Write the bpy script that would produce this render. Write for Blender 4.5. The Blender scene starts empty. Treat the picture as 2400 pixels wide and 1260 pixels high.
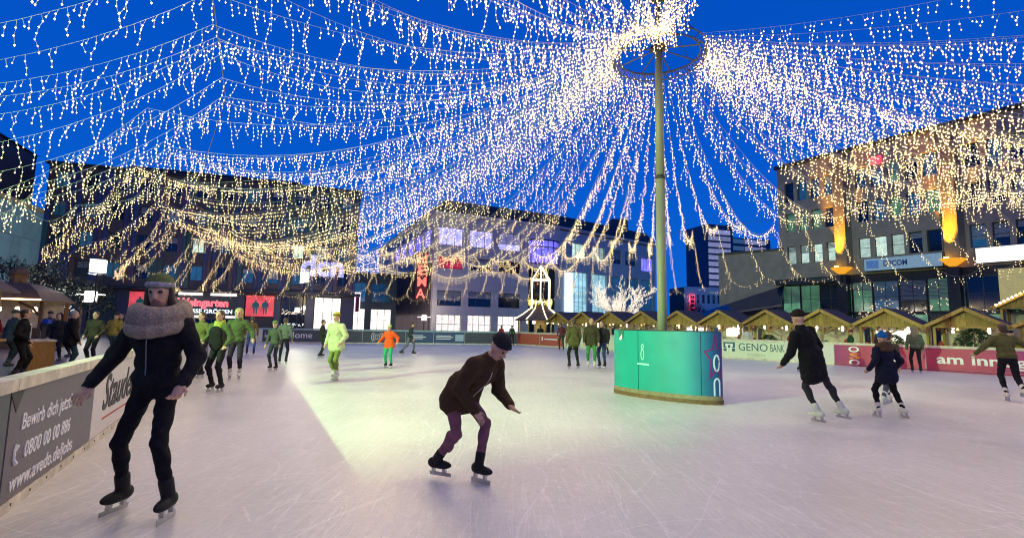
import bpy, math, random
import numpy as np
from mathutils import Vector, Matrix
R = math.radians
random.seed(7)
S = bpy.context.scene
COL = S.collection

# ---------------------------------------------------------------- camera, sky, light, exposure
cam_d = bpy.data.cameras.new('camera')
cam_d.sensor_width = 36.0
cam_d.lens = 36.0 * 1205 / 2400
cam_d.clip_start = 0.05
cam_d.clip_end = 3000
cam = bpy.data.objects.new('camera', cam_d)
COL.objects.link(cam)
PITCH, ROLL = math.atan(133 / 1205), 0.019
fw = Vector((0, math.cos(PITCH), math.sin(PITCH)))
up0 = Vector((0, -math.sin(PITCH), math.cos(PITCH)))
rt0 = Vector((1, 0, 0))
upv = up0 * math.cos(ROLL) - rt0 * math.sin(ROLL)
rtv = rt0 * math.cos(ROLL) + up0 * math.sin(ROLL)
m = Matrix((rtv, upv, -fw)).transposed().to_4x4()
m.translation = Vector((0, 0, 1.5))
cam.matrix_world = m
S.camera = cam

world = bpy.data.worlds.new('World')
S.world = world
world.use_nodes = True
wt = world.node_tree
wt.nodes.clear()
w_out = wt.nodes.new('ShaderNodeOutputWorld')
w_bg = wt.nodes.new('ShaderNodeBackground')
w_tc = wt.nodes.new('ShaderNodeTexCoord')
w_sep = wt.nodes.new('ShaderNodeSeparateXYZ')
w_rmp = wt.nodes.new('ShaderNodeValToRGB')
wt.links.new(w_tc.outputs['Generated'], w_sep.inputs[0])
wt.links.new(w_sep.outputs['Z'], w_rmp.inputs[0])
el = w_rmp.color_ramp.elements
el[0].position = 0.0
el[0].color = (0.005, 0.135, 0.68, 1)
el[1].position = 1.0
el[1].color = (0.0005, 0.055, 0.45, 1)
e2 = el.new(0.35)
e2.color = (0.001, 0.095, 0.61, 1)
wt.links.new(w_rmp.outputs[0], w_bg.inputs[0])
w_bg.inputs[1].default_value = 0.95
wt.links.new(w_bg.outputs[0], w_out.inputs[0])

S.view_settings.view_transform = 'Standard'
S.view_settings.look = 'None'
S.view_settings.gamma = 1.0
S.view_settings.exposure = 0.0
S.view_settings.use_curve_mapping = False
S.render.engine = 'CYCLES'
S.cycles.use_denoising = True
S.cycles.use_light_tree = True
S.cycles.pixel_filter_type = 'BLACKMAN_HARRIS'
S.cycles.filter_width = 1.1
S.cycles.max_bounces = 5
S.cycles.diffuse_bounces = 2
S.cycles.glossy_bounces = 2
S.cycles.transmission_bounces = 2
S.cycles.sample_clamp_indirect = 3.0
S.cycles.caustics_reflective = False
S.cycles.caustics_refractive = False

# ---------------------------------------------------------------- helpers
MATS = {}


def mat(name, col, rough=0.6, metal=0.0, var=0.18, vscale=6.0, bump=0.0, bscale=40.0, emit=None, estr=0.0,
        spec=0.5, rnd=0.0, stretch=(1, 1, 1)):
    if name in MATS:
        return MATS[name]
    m = bpy.data.materials.new(name)
    m.use_nodes = True
    nt = m.node_tree
    b = nt.nodes['Principled BSDF']
    b.inputs['Roughness'].default_value = rough
    b.inputs['Metallic'].default_value = metal
    b.inputs['Specular IOR Level'].default_value = spec
    tc = nt.nodes.new('ShaderNodeTexCoord')
    mp = nt.nodes.new('ShaderNodeMapping')
    mp.inputs['Scale'].default_value = stretch
    nt.links.new(tc.outputs['Object'], mp.inputs[0])
    nz = nt.nodes.new('ShaderNodeTexNoise')
    nz.inputs['Scale'].default_value = vscale
    nz.inputs['Detail'].default_value = 5
    nz.inputs['Roughness'].default_value = 0.65
    nt.links.new(mp.outputs[0], nz.inputs['Vector'])
    mr = nt.nodes.new('ShaderNodeMapRange')
    mr.inputs['From Min'].default_value = 0.25
    mr.inputs['From Max'].default_value = 0.75
    mr.inputs['To Min'].default_value = 1 - var
    mr.inputs['To Max'].default_value = 1 + var
    nt.links.new(nz.outputs['Fac'], mr.inputs['Value'])
    fac = mr.outputs[0]
    if rnd:
        oi = nt.nodes.new('ShaderNodeObjectInfo')
        m2 = nt.nodes.new('ShaderNodeMapRange')
        m2.inputs['To Min'].default_value = 1 - rnd
        m2.inputs['To Max'].default_value = 1 + rnd
        nt.links.new(oi.outputs['Random'], m2.inputs['Value'])
        mu = nt.nodes.new('ShaderNodeMath')
        mu.operation = 'MULTIPLY'
        nt.links.new(fac, mu.inputs[0])
        nt.links.new(m2.outputs[0], mu.inputs[1])
        fac = mu.outputs[0]
    vm = nt.nodes.new('ShaderNodeVectorMath')
    vm.operation = 'SCALE'
    vm.inputs[0].default_value = col[:3]
    nt.links.new(fac, vm.inputs['Scale'])
    nt.links.new(vm.outputs[0], b.inputs['Base Color'])
    if bump:
        n2 = nt.nodes.new('ShaderNodeTexNoise')
        n2.inputs['Scale'].default_value = bscale
        n2.inputs['Detail'].default_value = 4
        nt.links.new(mp.outputs[0], n2.inputs['Vector'])
        bp = nt.nodes.new('ShaderNodeBump')
        bp.inputs['Strength'].default_value = bump
        bp.inputs['Distance'].default_value = 0.02
        nt.links.new(n2.outputs['Fac'], bp.inputs['Height'])
        nt.links.new(bp.outputs[0], b.inputs['Normal'])
    if emit:
        v2 = nt.nodes.new('ShaderNodeVectorMath')
        v2.operation = 'SCALE'
        v2.inputs[0].default_value = emit[:3]
        nt.links.new(fac, v2.inputs['Scale'])
        nt.links.new(v2.outputs[0], b.inputs['Emission Color'])
        b.inputs['Emission Strength'].default_value = estr
    MATS[name] = m
    return m


def glow(name, col, strength, sample=True):
    if name in MATS:
        return MATS[name]
    m = bpy.data.materials.new(name)
    m.use_nodes = True
    b = m.node_tree.nodes['Principled BSDF']
    b.inputs['Base Color'].default_value = (0.4, 0.4, 0.4, 1)
    b.inputs['Emission Color'].default_value = (*col, 1)
    b.inputs['Emission Strength'].default_value = strength
    if not sample:
        m.cycles.emission_sampling = 'NONE'
    MATS[name] = m
    return m


def link(o, parent=None):
    COL.objects.link(o)
    if parent is not None:
        o.parent = parent
    return o


def thing(name, label, cat, loc=(0, 0, 0), rz=0.0, group=None):
    o = bpy.data.objects.new(name, None)
    o.empty_display_size = 0.2
    o.location = loc
    o.rotation_euler = (0, 0, rz)
    o['label'] = label
    o['category'] = cat
    if group:
        o['group'] = group
    return link(o)


def tag(o, label, cat, group=None):
    o['label'] = label
    o['category'] = cat
    if group:
        o['group'] = group
    return o


class MB:
    def __init__(s):
        s.v, s.f, s.mi = [], [], []

    def add(s, vs, fs, mi=0):
        n = len(s.v)
        s.v += [tuple(p) for p in vs]
        s.f += [tuple(i + n for i in f) for f in fs]
        s.mi += [mi] * len(fs)
        return s

    def box(s, x0, x1, y0, y1, z0, z1, mi=0):
        vs = [(x, y, z) for z in (z0, z1) for y in (y0, y1) for x in (x0, x1)]
        return s.add(vs, [(0, 2, 3, 1), (4, 5, 7, 6), (0, 1, 5, 4), (2, 6, 7, 3), (0, 4, 6, 2), (1, 3, 7, 5)], mi)

    def beam(s, a, b, w, h, mi=0, upv=(0, 0, 1)):
        a, b = Vector(a), Vector(b)
        d = (b - a).normalized()
        u = Vector(upv)
        sd = d.cross(u)
        if sd.length < 1e-4:
            sd = d.cross(Vector((1, 0, 0)))
        sd.normalize()
        u = sd.cross(d)
        vs = []
        for p in (a, b):
            for k1, k2 in ((-1, -1), (1, -1), (1, 1), (-1, 1)):
                vs.append(p + sd * (k1 * w / 2) + u * (k2 * h / 2))
        return s.add(vs, [(3, 2, 1, 0), (4, 5, 6, 7), (0, 1, 5, 4), (1, 2, 6, 5), (2, 3, 7, 6), (3, 0, 4, 7)], mi)

    def tube(s, pts, r, n=8, mi=0, cap=True, closed=False):
        pts = [Vector(p) for p in pts]
        k = len(pts)
        rr = r if hasattr(r, '__len__') else [r] * k
        base = len(s.v)
        prev = None
        for i, p in enumerate(pts):
            if closed:
                d = pts[(i + 1) % k] - pts[i - 1]
            else:
                d = pts[min(i + 1, k - 1)] - pts[max(i - 1, 0)]
            d.normalize()
            ref = prev if prev is not None else (Vector((0, 0, 1)) if abs(d.z) < 0.9 else Vector((1, 0, 0)))
            u = (ref - d * ref.dot(d)).normalized()
            prev = u
            w = d.cross(u)
            for j in range(n):
                a = 2 * math.pi * j / n
                s.v.append(tuple(p + (u * math.cos(a) + w * math.sin(a)) * rr[i]))
        m = k if closed else k - 1
        for i in range(m):
            i2 = (i + 1) % k
            for j in range(n):
                s.f.append((base + i * n + j, base + i * n + (j + 1) % n, base + i2 * n + (j + 1) % n, base + i2 * n + j))
                s.mi.append(mi)
        if cap and not closed:
            s.f.append(tuple(base + j for j in reversed(range(n))))
            s.f.append(tuple(base + (k - 1) * n + j for j in range(n)))
            s.mi += [mi, mi]
        return s

    def prism(s, poly, y0, y1, mi=0):
        """poly in xz, extruded along y"""
        n = len(poly)
        vs = [(x, y0, z) for x, z in poly] + [(x, y1, z) for x, z in poly]
        fs = [tuple(range(n)), tuple(range(2 * n - 1, n - 1, -1))]
        fs += [((i + 1) % n, i, i + n, (i + 1) % n + n) for i in range(n)]
        return s.add(vs, fs, mi)

    def slab(s, poly, z0, z1, mi=0):
        n = len(poly)
        vs = [(x, y, z0) for x, y in poly] + [(x, y, z1) for x, y in poly]
        fs = [tuple(reversed(range(n))), tuple(range(n, 2 * n))]
        fs += [(i, (i + 1) % n, (i + 1) % n + n, i + n) for i in range(n)]
        return s.add(vs, fs, mi)

    def lathe(s, prof, n=24, c=(0, 0), mi=0):
        base = len(s.v)
        for r, z in prof:
            for j in range(n):
                a = 2 * math.pi * j / n
                s.v.append((c[0] + r * math.cos(a), c[1] + r * math.sin(a), z))
        for i in range(len(prof) - 1):
            for j in range(n):
                s.f.append((base + i * n + j, base + i * n + (j + 1) % n, base + (i + 1) * n + (j + 1) % n, base + (i + 1) * n + j))
                s.mi.append(mi)
        s.f.append(tuple(base + j for j in reversed(range(n))))
        s.f.append(tuple(base + (len(prof) - 1) * n + j for j in range(n)))
        s.mi += [mi, mi]
        return s

    def mesh(s, name, mats, smooth=False):
        me = bpy.data.meshes.new(name)
        me.from_pydata(s.v, [], s.f)
        for mm in (mats if isinstance(mats, (list, tuple)) else [mats]):
            me.materials.append(mm)
        me.polygons.foreach_set('material_index', s.mi)
        if smooth:
            me.polygons.foreach_set('use_smooth', [True] * len(s.f))
        me.update()
        return me

    def build(s, name, mats, parent=None, smooth=False, loc=None):
        o = bpy.data.objects.new(name, s.mesh(name, mats, smooth))
        if loc is not None:
            o.location = loc
        return link(o, parent)


def inst(name, me, parent, loc=(0, 0, 0), rot=(0, 0, 0), sc=(1, 1, 1)):
    o = bpy.data.objects.new(name, me)
    o.location, o.rotation_euler, o.scale = loc, rot, sc
    return link(o, parent)


def text_mesh(txt, size, material, extrude=0.004, align='LEFT', shear=0.0, bold=0.0, width=None):
    c = bpy.data.curves.new('lettering', 'FONT')
    c.body = txt
    c.size = size
    c.extrude = extrude
    c.offset = bold
    c.align_x = align
    c.shear = shear
    c.resolution_u = 3
    o = bpy.data.objects.new('lettering_source', c)
    COL.objects.link(o)
    bpy.context.view_layer.update()
    dg = bpy.context.evaluated_depsgraph_get()
    me = bpy.data.meshes.new_from_object(o.evaluated_get(dg))
    bpy.data.objects.remove(o)
    bpy.data.curves.remove(c)
    me.name = 'lettering'
    me.materials.clear()
    me.materials.append(material)
    if width:
        n = len(me.vertices)
        co = np.empty(n * 3, 'f')
        me.vertices.foreach_get('co', co)
        co = co.reshape(-1, 3)
        w = co[:, 0].max() - co[:, 0].min()
        co[:, 0] *= width / w
        me.vertices.foreach_set('co', co.ravel())
    return me


def lettering(txt, size, material, parent, x, y, z, rot=0.0, **k):
    """upright lettering that faces local -Y"""
    o = bpy.data.objects.new('lettering', text_mesh(txt, size, material, **k))
    o.matrix_local = Matrix.Translation((x, y, z)) @ Matrix.Rotation(math.pi / 2, 4, 'X') @ Matrix.Rotation(rot, 4, 'Z')
    return link(o, parent)


def struct(o):
    o['kind'] = 'structure'
    return o


# ---------------------------------------------------------------- common materials
M_cream = mat('cream_paint', (0.60, 0.54, 0.43), 0.5, var=0.42, vscale=4.5, bump=0.25, bscale=25)
M_dark = mat('dark_metal', (0.03, 0.032, 0.04), 0.45, metal=0.3)
M_steel = mat('steel', (0.5, 0.5, 0.52), 0.3, metal=1.0, var=0.1)
M_wood = mat('stall_wood', (0.33, 0.21, 0.055), 0.65, var=0.35, vscale=4, bump=0.3, bscale=20, stretch=(6, 6, 1), rnd=0.2)
M_woodd = mat('dark_wood', (0.10, 0.062, 0.03), 0.7, var=0.35, vscale=4, bump=0.3, bscale=20)
M_roof = mat('stall_roof', (0.075, 0.05, 0.05), 0.75, var=0.3, vscale=3, bump=0.3, bscale=12)
M_white = mat('white_paint', (0.75, 0.74, 0.72), 0.5, var=0.08)
M_black = mat('black_paint', (0.02, 0.02, 0.022), 0.5)
M_lamp = glow('lamp_glass', (1.0, 0.95, 0.86), 4.0)
M_warm = glow('warm_bulb', (1.0, 0.72, 0.36), 14.0)
M_plate = mat('facade_dark', (0.075, 0.06, 0.065), 0.6, var=0.25, vscale=1.5)
G_dark = mat('window_dark', (0.012, 0.02, 0.035), 0.08, var=0.3, vscale=1.2, spec=0.8, rnd=0.4)
G_blue = mat('window_dusk', (0.02, 0.06, 0.10), 0.08, var=0.4, vscale=0.9, spec=0.9, rnd=0.4, emit=(0.02, 0.10, 0.20), estr=0.5)
G_lit = mat('window_lit', (0.3, 0.3, 0.3), 0.2, var=0.62, vscale=1.7, emit=(1.0, 0.90, 0.84), estr=1.25, rnd=0.25, stretch=(1, 1, 2.2))
G_green = mat('window_green', (0.03, 0.06, 0.04), 0.1, var=0.5, vscale=0.8, emit=(0.16, 0.42, 0.26), estr=0.5, rnd=0.35)
G_pale = mat('window_pale', (0.1, 0.12, 0.11), 0.15, var=0.45, vscale=1.1, emit=(0.62, 0.85, 0.74), estr=0.7, rnd=0.4)
G_cyan = mat('window_cyan', (0.1, 0.12, 0.14), 0.15, var=0.6, vscale=0.5, emit=(0.42, 0.80, 0.95), estr=0.9, rnd=0.3)
G_violet = mat('window_violet', (0.05, 0.05, 0.12), 0.15, var=0.6, vscale=0.8, emit=(0.22, 0.20, 1.0), estr=1.0, rnd=0.25)
G_vwhite = mat('window_violet_white', (0.2, 0.2, 0.3), 0.2, var=0.6, vscale=1.0, emit=(0.52, 0.50, 1.0), estr=0.85, rnd=0.25)


def plaza_material():
    m = bpy.data.materials.new('plaza_paving')
    m.use_nodes = True
    nt = m.node_tree
    b = nt.nodes['Principled BSDF']
    tc = nt.nodes.new('ShaderNodeTexCoord')
    br = nt.nodes.new('ShaderNodeTexBrick')
    br.inputs['Scale'].default_value = 1.6
    br.inputs['Color1'].default_value = (0.11, 0.105, 0.105, 1)
    br.inputs['Color2'].default_value = (0.15, 0.14, 0.14, 1)
    br.inputs['Mortar'].default_value = (0.05, 0.05, 0.05, 1)
    br.inputs['Mortar Size'].default_value = 0.012
    nt.links.new(tc.outputs['Object'], br.inputs['Vector'])
    nt.links.new(br.outputs['Color'], b.inputs['Base Color'])
    b.inputs['Roughness'].default_value = 0.45
    return m


def ice_material():
    m = bpy.data.materials.new('scraped_ice')
    m.use_nodes = True
    nt = m.node_tree
    N, L = nt.nodes.new, nt.links.new
    b = nt.nodes['Principled BSDF']
    tc = N('ShaderNodeTexCoord')
    # large soft patches of ground snow and wet ice
    n1 = N('ShaderNodeTexNoise')
    n1.inputs['Scale'].default_value = 0.35
    n1.inputs['Detail'].default_value = 8
    n1.inputs['Roughness'].default_value = 0.7
    L(tc.outputs['Object'], n1.inputs['Vector'])
    # skate scratches: several families of long distorted bands
    heights = []
    for ang, sc, dist in ((76, 4.0, 3.0), (-58, 5.0, 4.0), (98, 5.5, 2.5), (-80, 7.0, 4.0), (24, 6.0, 2.0), (52, 4.5, 4.5)):
        mp = N('ShaderNodeMapping')
        mp.inputs['Rotation'].default_value = (0, 0, R(ang))
        mp.inputs['Scale'].default_value = (1.0, 0.06, 1.0)
        L(tc.outputs['Object'], mp.inputs[0])
        nz = N('ShaderNodeTexNoise')
        nz.inputs['Scale'].default_value = sc
        nz.inputs['Detail'].default_value = 3
        nz.inputs['Distortion'].default_value = dist * 0.25
        L(mp.outputs[0], nz.inputs['Vector'])
        # thin lines where the noise crosses its middle value
        sb = N('ShaderNodeMath')
        sb.operation = 'SUBTRACT'
        sb.inputs[1].default_value = 0.5
        L(nz.outputs['Fac'], sb.inputs[0])
        ab = N('ShaderNodeMath')
        ab.operation = 'ABSOLUTE'
        L(sb.outputs[0], ab.inputs[0])
        mr = N('ShaderNodeMapRange')
        mr.inputs['From Max'].default_value = 0.008
        mr.inputs['To Min'].default_value = 1.0
        mr.inputs['To Max'].default_value = 0.0
        L(ab.outputs[0], mr.inputs['Value'])
        heights.append(mr.outputs[0])
    # long curved blade cuts around a few turning centres
    for cx, cy, fq, sd in ((-9, 2, 1.1, 0.0), (14, 0, 0.9, 5.0), (-2, 22, 1.2, 9.0), (9, 24, 1.0, 13.0), (1, -9, 1.3, 17.0)):
        vd = N('ShaderNodeVectorMath')
        vd.operation = 'DISTANCE'
        vd.inputs[1].default_value = (cx, cy, 0)
        L(tc.outputs['Object'], vd.inputs[0])
        nw = N('ShaderNodeTexNoise')
        nw.noise_dimensions = '4D'
        nw.inputs['W'].default_value = sd
        nw.inputs['Scale'].default_value = 0.22
        nw.inputs['Detail'].default_value = 1
        L(tc.outputs['Object'], nw.inputs['Vector'])
        ma = N('ShaderNodeMath')
        ma.operation = 'MULTIPLY_ADD'
        ma.inputs[1].default_value = 5.0
        L(nw.outputs['Fac'], ma.inputs[0])
        mf = N('ShaderNodeMath')
        mf.operation = 'MULTIPLY'
        mf.inputs[1].default_value = fq
        L(vd.outputs['Value'], mf.inputs[0])
        L(mf.outputs[0], ma.inputs[2])
        fr = N('ShaderNodeMath')
        fr.operation = 'FRACT'
        L(ma.outputs[0], fr.inputs[0])
        lt = N('ShaderNodeMath')
        lt.operation = 'LESS_THAN'
        lt.inputs[1].default_value = 0.02
        L(fr.outputs[0], lt.inputs[0])
        nm = N('ShaderNodeTexNoise')
        nm.noise_dimensions = '4D'
        nm.inputs['W'].default_value = sd + 3
        nm.inputs['Scale'].default_value = 0.5
        L(tc.outputs['Object'], nm.inputs['Vector'])
        gt = N('ShaderNodeMath')
        gt.operation = 'GREATER_THAN'
        gt.inputs[1].default_value = 0.52
        L(nm.outputs['Fac'], gt.inputs[0])
        pm_ = N('ShaderNodeMath')
        pm_.operation = 'MULTIPLY'
        L(lt.outputs[0], pm_.inputs[0])
        L(gt.outputs[0], pm_.inputs[1])
        heights.append(pm_.outputs[0])
    tot = heights[0]
    for h in heights[1:]:
        ad = N('ShaderNodeMath')
        ad.operation = 'ADD'
        L(tot, ad.inputs[0])
        L(h, ad.inputs[1])
        tot = ad.outputs[0]
    n3 = N('ShaderNodeTexNoise')
    n3.inputs['Scale'].default_value = 14
    n3.inputs['Detail'].default_value = 8
    n3.inputs['Roughness'].default_value = 0.75
    L(tc.outputs['Object'], n3.inputs['Vector'])
    cr = N('ShaderNodeValToRGB')
    cr.color_ramp.elements[0].position = 0.3
    cr.color_ramp.elements[0].color = (0.54, 0.53, 0.51, 1)
    cr.color_ramp.elements[1].position = 0.72
    cr.color_ramp.elements[1].color = (0.80, 0.775, 0.73, 1)
    L(n1.outputs['Fac'], cr.inputs[0])
    mx = N('ShaderNodeMix')
    mx.data_type = 'RGBA'
    mx.blend_type = 'MIX'
    mx.inputs['B'].default_value = (0.88, 0.86, 0.83, 1)
    sc_ = N('ShaderNodeMath')
    sc_.operation = 'MULTIPLY'
    sc_.inputs[1].default_value = 0.4
    sc_.use_clamp = True
    L(tot, sc_.inputs[0])
    L(sc_.outputs[0], mx.inputs['Factor'])
    L(cr.outputs[0], mx.inputs['A'])
    mx2 = N('ShaderNodeMix')
    mx2.data_type = 'RGBA'
    mx2.blend_type = 'MULTIPLY'
    mx2.inputs['Factor'].default_value = 0.55
    mr3 = N('ShaderNodeMapRange')
    mr3.inputs['From Min'].default_value = 0.3
    mr3.inputs['From Max'].default_value = 0.7
    mr3.inputs['To Min'].default_value = 0.75
    mr3.inputs['To Max'].default_value = 1.15
    L(n3.outputs['Fac'], mr3.inputs['Value'])
    L(mx.outputs['Result'], mx2.inputs['A'])
    L(mr3.outputs[0], mx2.inputs['B'])
    L(mx2.outputs['Result'], b.inputs['Base Color'])
    rr = N('ShaderNodeMapRange')
    rr.inputs['From Min'].default_value = 0.35
    rr.inputs['From Max'].default_value = 0.68
    rr.inputs['To Min'].default_value = 0.30
    rr.inputs['To Max'].default_value = 0.5
    L(n1.outputs['Fac'], rr.inputs['Value'])
    L(rr.outputs[0], b.inputs['Roughness'])
    hh = N('ShaderNodeMath')
    hh.operation = 'ADD'
    L(tot, hh.inputs[0])
    L(n3.outputs['Fac'], hh.inputs[1])
    bp = N('ShaderNodeBump')
    bp.inputs['Strength'].default_value = 0.16
    bp.inputs['Distance'].default_value = 0.012
    L(hh.outputs[0], bp.inputs['Height'])
    L(bp.outputs[0], b.inputs['Normal'])
    return m


# ---------------------------------------------------------------- ground and ice
BL0, BL1 = Vector((-3.8, 4.04)), Vector((-19.5, 35.5))      # left boards
BF1 = Vector((0.5, 41.2))                                    # far corner
BR1 = Vector((18.3, 19.8))
uL = (BL1 - BL0).normalized()
uF = (BF1 - BL1).normalized()
uR = (BR1 - BF1).normalized()
NL = BL0 - uL * 12.0
NR = BF1 + uR * 47.0
RINK = [NL, NR, BF1, BL1]
struct(MB().slab([(-900, -400), (900, -400), (900, 1500), (-900, 1500)], -0.6, -0.03).build('ground', plaza_material()))
struct(MB().slab([(p.x, p.y) for p in RINK], -0.028, 0.0).build('ice_rink', ice_material()))


def frame(P, u):
    return (P.x, P.y, 0.0), math.atan2(u.y, u.x)


# ---------------------------------------------------------------- rink boards
def board(P, u, s0, s1, face, label, group, kick=None, cap=None, lens_texts=()):
    q = P + u * s0
    t = thing('rink_board', label, 'board', (q.x, q.y, 0), math.atan2(u.y, u.x), group)
    L = s1 - s0 - 0.012
    MB().box(0, L, 0.02, 0.07, 0.0, 0.93).build('panel', M_white, t)
    MB().box(0.01, L - 0.01, 0.008, 0.0185, 0.09, 0.92).build('advert_sheet', face, t)
    MB().box(0, L, 0.0, 0.0185, 0.0, 0.085).build('kick_strip', kick or M_cream, t)
    MB().box(-0.0, L, -0.03, 0.12, 0.935, 1.03).build('cap_rail', cap or M_cream, t)
    if s0 < 6 and P is BL0 and s1 > 0:
        for k in range(6):
            MB().lathe([(0.012, -0.006), (0.012, 0.0)], 8).build('bolt', M_black, t, loc=(0.2 + k * (L - 0.4) / 5, -0.004, 0.045)).rotation_euler = (R(90), 0, 0)
    for px in (0.06, L - 0.1):
        MB().box(px, px + 0.05, 0.072, 0.16, -0.03, 0.9).build('support_post', M_steel, t)
    return t


A_grey = mat('advert_grey', (0.115, 0.10, 0.12), 0.4, var=0.1)
A_white = mat('advert_white', (0.62, 0.58, 0.56), 0.4, var=0.06)
A_blue = mat('advert_blue', (0.03, 0.07, 0.16), 0.4, var=0.1)
A_slate = mat('advert_slate', (0.05, 0.065, 0.08), 0.4, var=0.1)
A_red = mat('advert_red', (0.42, 0.09, 0.05), 0.4, var=0.1)
A_green = mat('advert_pale_green', (0.6, 0.66, 0.5), 0.4, var=0.06)
A_ink = mat('ink_white', (0.8, 0.78, 0.78), 0.5, var=0.03)
A_inkb = mat('ink_black', (0.02, 0.02, 0.022), 0.5, var=0.03)
A_inkn = mat('ink_navy', (0.02, 0.10, 0.14), 0.5, var=0.03)
A_inko = mat('ink_orange', (0.75, 0.25, 0.03), 0.5, var=0.03)


def grad_mat(name, cols, axis=0, scale=1.0, off=0.0):
    m = bpy.data.materials.new(name)
    m.use_nodes = True
    nt = m.node_tree
    b = nt.nodes['Principled BSDF']
    tc = nt.nodes.new('ShaderNodeTexCoord')
    sp = nt.nodes.new('ShaderNodeSeparateXYZ')
    mr = nt.nodes.new('ShaderNodeMath')
    mr.operation = 'MULTIPLY_ADD'
    mr.inputs[1].default_value = scale
    mr.inputs[2].default_value = off
    rp = nt.nodes.new('ShaderNodeValToRGB')
    nt.links.new(tc.outputs['Object'], sp.inputs[0])
    nt.links.new(sp.outputs[axis], mr.inputs[0])
    nt.links.new(mr.outputs[0], rp.inputs[0])
    e = rp.color_ramp.elements
    while len(e) < len(cols):
        e.new(0.5)
    for i, (p, c) in enumerate(cols):
        e[i].position = p
        e[i].color = (*c, 1)
    nz = nt.nodes.new('ShaderNodeTexNoise')
    nz.inputs['Scale'].default_value = 2.2
    nz.inputs['Detail'].default_value = 7
    nt.links.new(tc.outputs['Object'], nz.inputs['Vector'])
    sm = nt.nodes.new('ShaderNodeMapRange')
    sm.inputs['From Min'].default_value = 0.3
    sm.inputs['From Max'].default_value = 0.7
    sm.inputs['To Min'].default_value = 0.9
    sm.inputs['To Max'].default_value = 1.06
    nt.links.new(nz.outputs['Fac'], sm.inputs['Value'])
    vs = nt.nodes.new('ShaderNodeVectorMath')
    vs.operation = 'SCALE'
    nt.links.new(rp.outputs[0], vs.inputs[0])
    nt.links.new(sm.outputs[0], vs.inputs['Scale'])
    nt.links.new(vs.outputs[0], b.inputs['Base Color'])
    bp = nt.nodes.new('ShaderNodeBump')
    bp.inputs['Strength'].default_value = 0.15
    bp.inputs['Distance'].default_value = 0.05
    nt.links.new(nz.outputs['Fac'], bp.inputs['Height'])
    nt.links.new(bp.outputs[0], b.inputs['Normal'])
    b.inputs['Roughness'].default_value = 0.48
    return m


A_mag = grad_mat('advert_magenta', [(0, (0.28, 0.02, 0.15)), (0.5, (0.42, 0.04, 0.11)), (1, (0.48, 0.05, 0.10))], 0, 0.5)
A_pink = grad_mat('advert_pink', [(0, (0.46, 0.035, 0.09)), (0.6, (0.42, 0.025, 0.12)), (1, (0.28, 0.015, 0.17))], 0, 0.3)

gl = 'boards along the long side of the rink'
board(BL0, uL, -9.0, -4.5, A_slate, 'dark slate rink board at the near end of the long side', gl)
board(BL0, uL, -4.5, -0.03, A_slate, 'dark slate rink board beside the grey jobs advert board', gl)
t = board(BL0, uL, -0.03, 2.36, A_grey, 'grey rink board with white job advert and phone number', gl)
MB().prism([(-0.02, 0.915), (0.24, 0.915), (0.11, 0.76)], 0.0035, 0.0075).build('black_wedge', A_inkb, t)
lettering('Bewirb dich jetzt!', 0.185, A_ink, t, 0.24, 0.004, 0.60, shear=0.15, width=1.28, bold=0.0015)
lettering('0800 00 00 886', 0.18, A_ink, t, 0.36, 0.004, 0.36, shear=0.15, width=1.18, bold=0.0015)
lettering('www.avedo.de/jobs', 0.185, A_ink, t, 0.13, 0.004, 0.145, shear=0.15, width=1.55, bold=0.0015)
hs = MB()
hs.tube([(0.20, 0.004, 0.49), (0.165, 0.004, 0.45), (0.165, 0.004, 0.39), (0.20, 0.004, 0.35)], [0.022, 0.012, 0.012, 0.022], 6)
hs.build('handset_symbol', A_ink, t)
t = board(BL0, uL, 2.36, 4.9, A_white, 'white rink board with black brewery script lettering', gl)
lettering('Stauder', 0.62, A_inkb, t, 0.42, 0.004, 0.36, shear=0.35, width=1.9, bold=0.006)
MB().box(0.5, 2.2, 0.004, 0.0075, 0.24, 0.262).build('underline', mat('ink_red', (0.4, 0.03, 0.03)), t)
faces = [A_slate, A_white, A_green, A_grey]
for i in range(10):
    s0 = 4.9 + i * 3.02
    nm = ['dark slate', 'plain white', 'pale green', 'mid grey'][i % 4]
    board(BL0, uL, s0, s0 + 3.02, faces[i % 4], f'{nm} rink board of the long side beyond the brewery advert', gl)
gf = 'boards across the far end of the rink'
far_spec = [(0, 2.3, A_green, 'pale green rink board in the far corner of the rink'),
            (2.3, 6.2, A_slate, 'dark rink board with white AtHome lettering across the far end'),
            (6.2, 9.0, A_slate, 'plain dark slate rink board beside the AtHome board'),
            (9.0, 12.1, A_slate, 'dark rink board with white ring and arc emblem'),
            (12.1, 14.2, A_blue, 'navy rink board with small white print next to the emblem board'),
            (14.2, 16.6, A_blue, 'navy rink board with pale box and small print'),
            (16.6, 20.8, A_slate, 'slate rink board with green edge by the far corner')]
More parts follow.
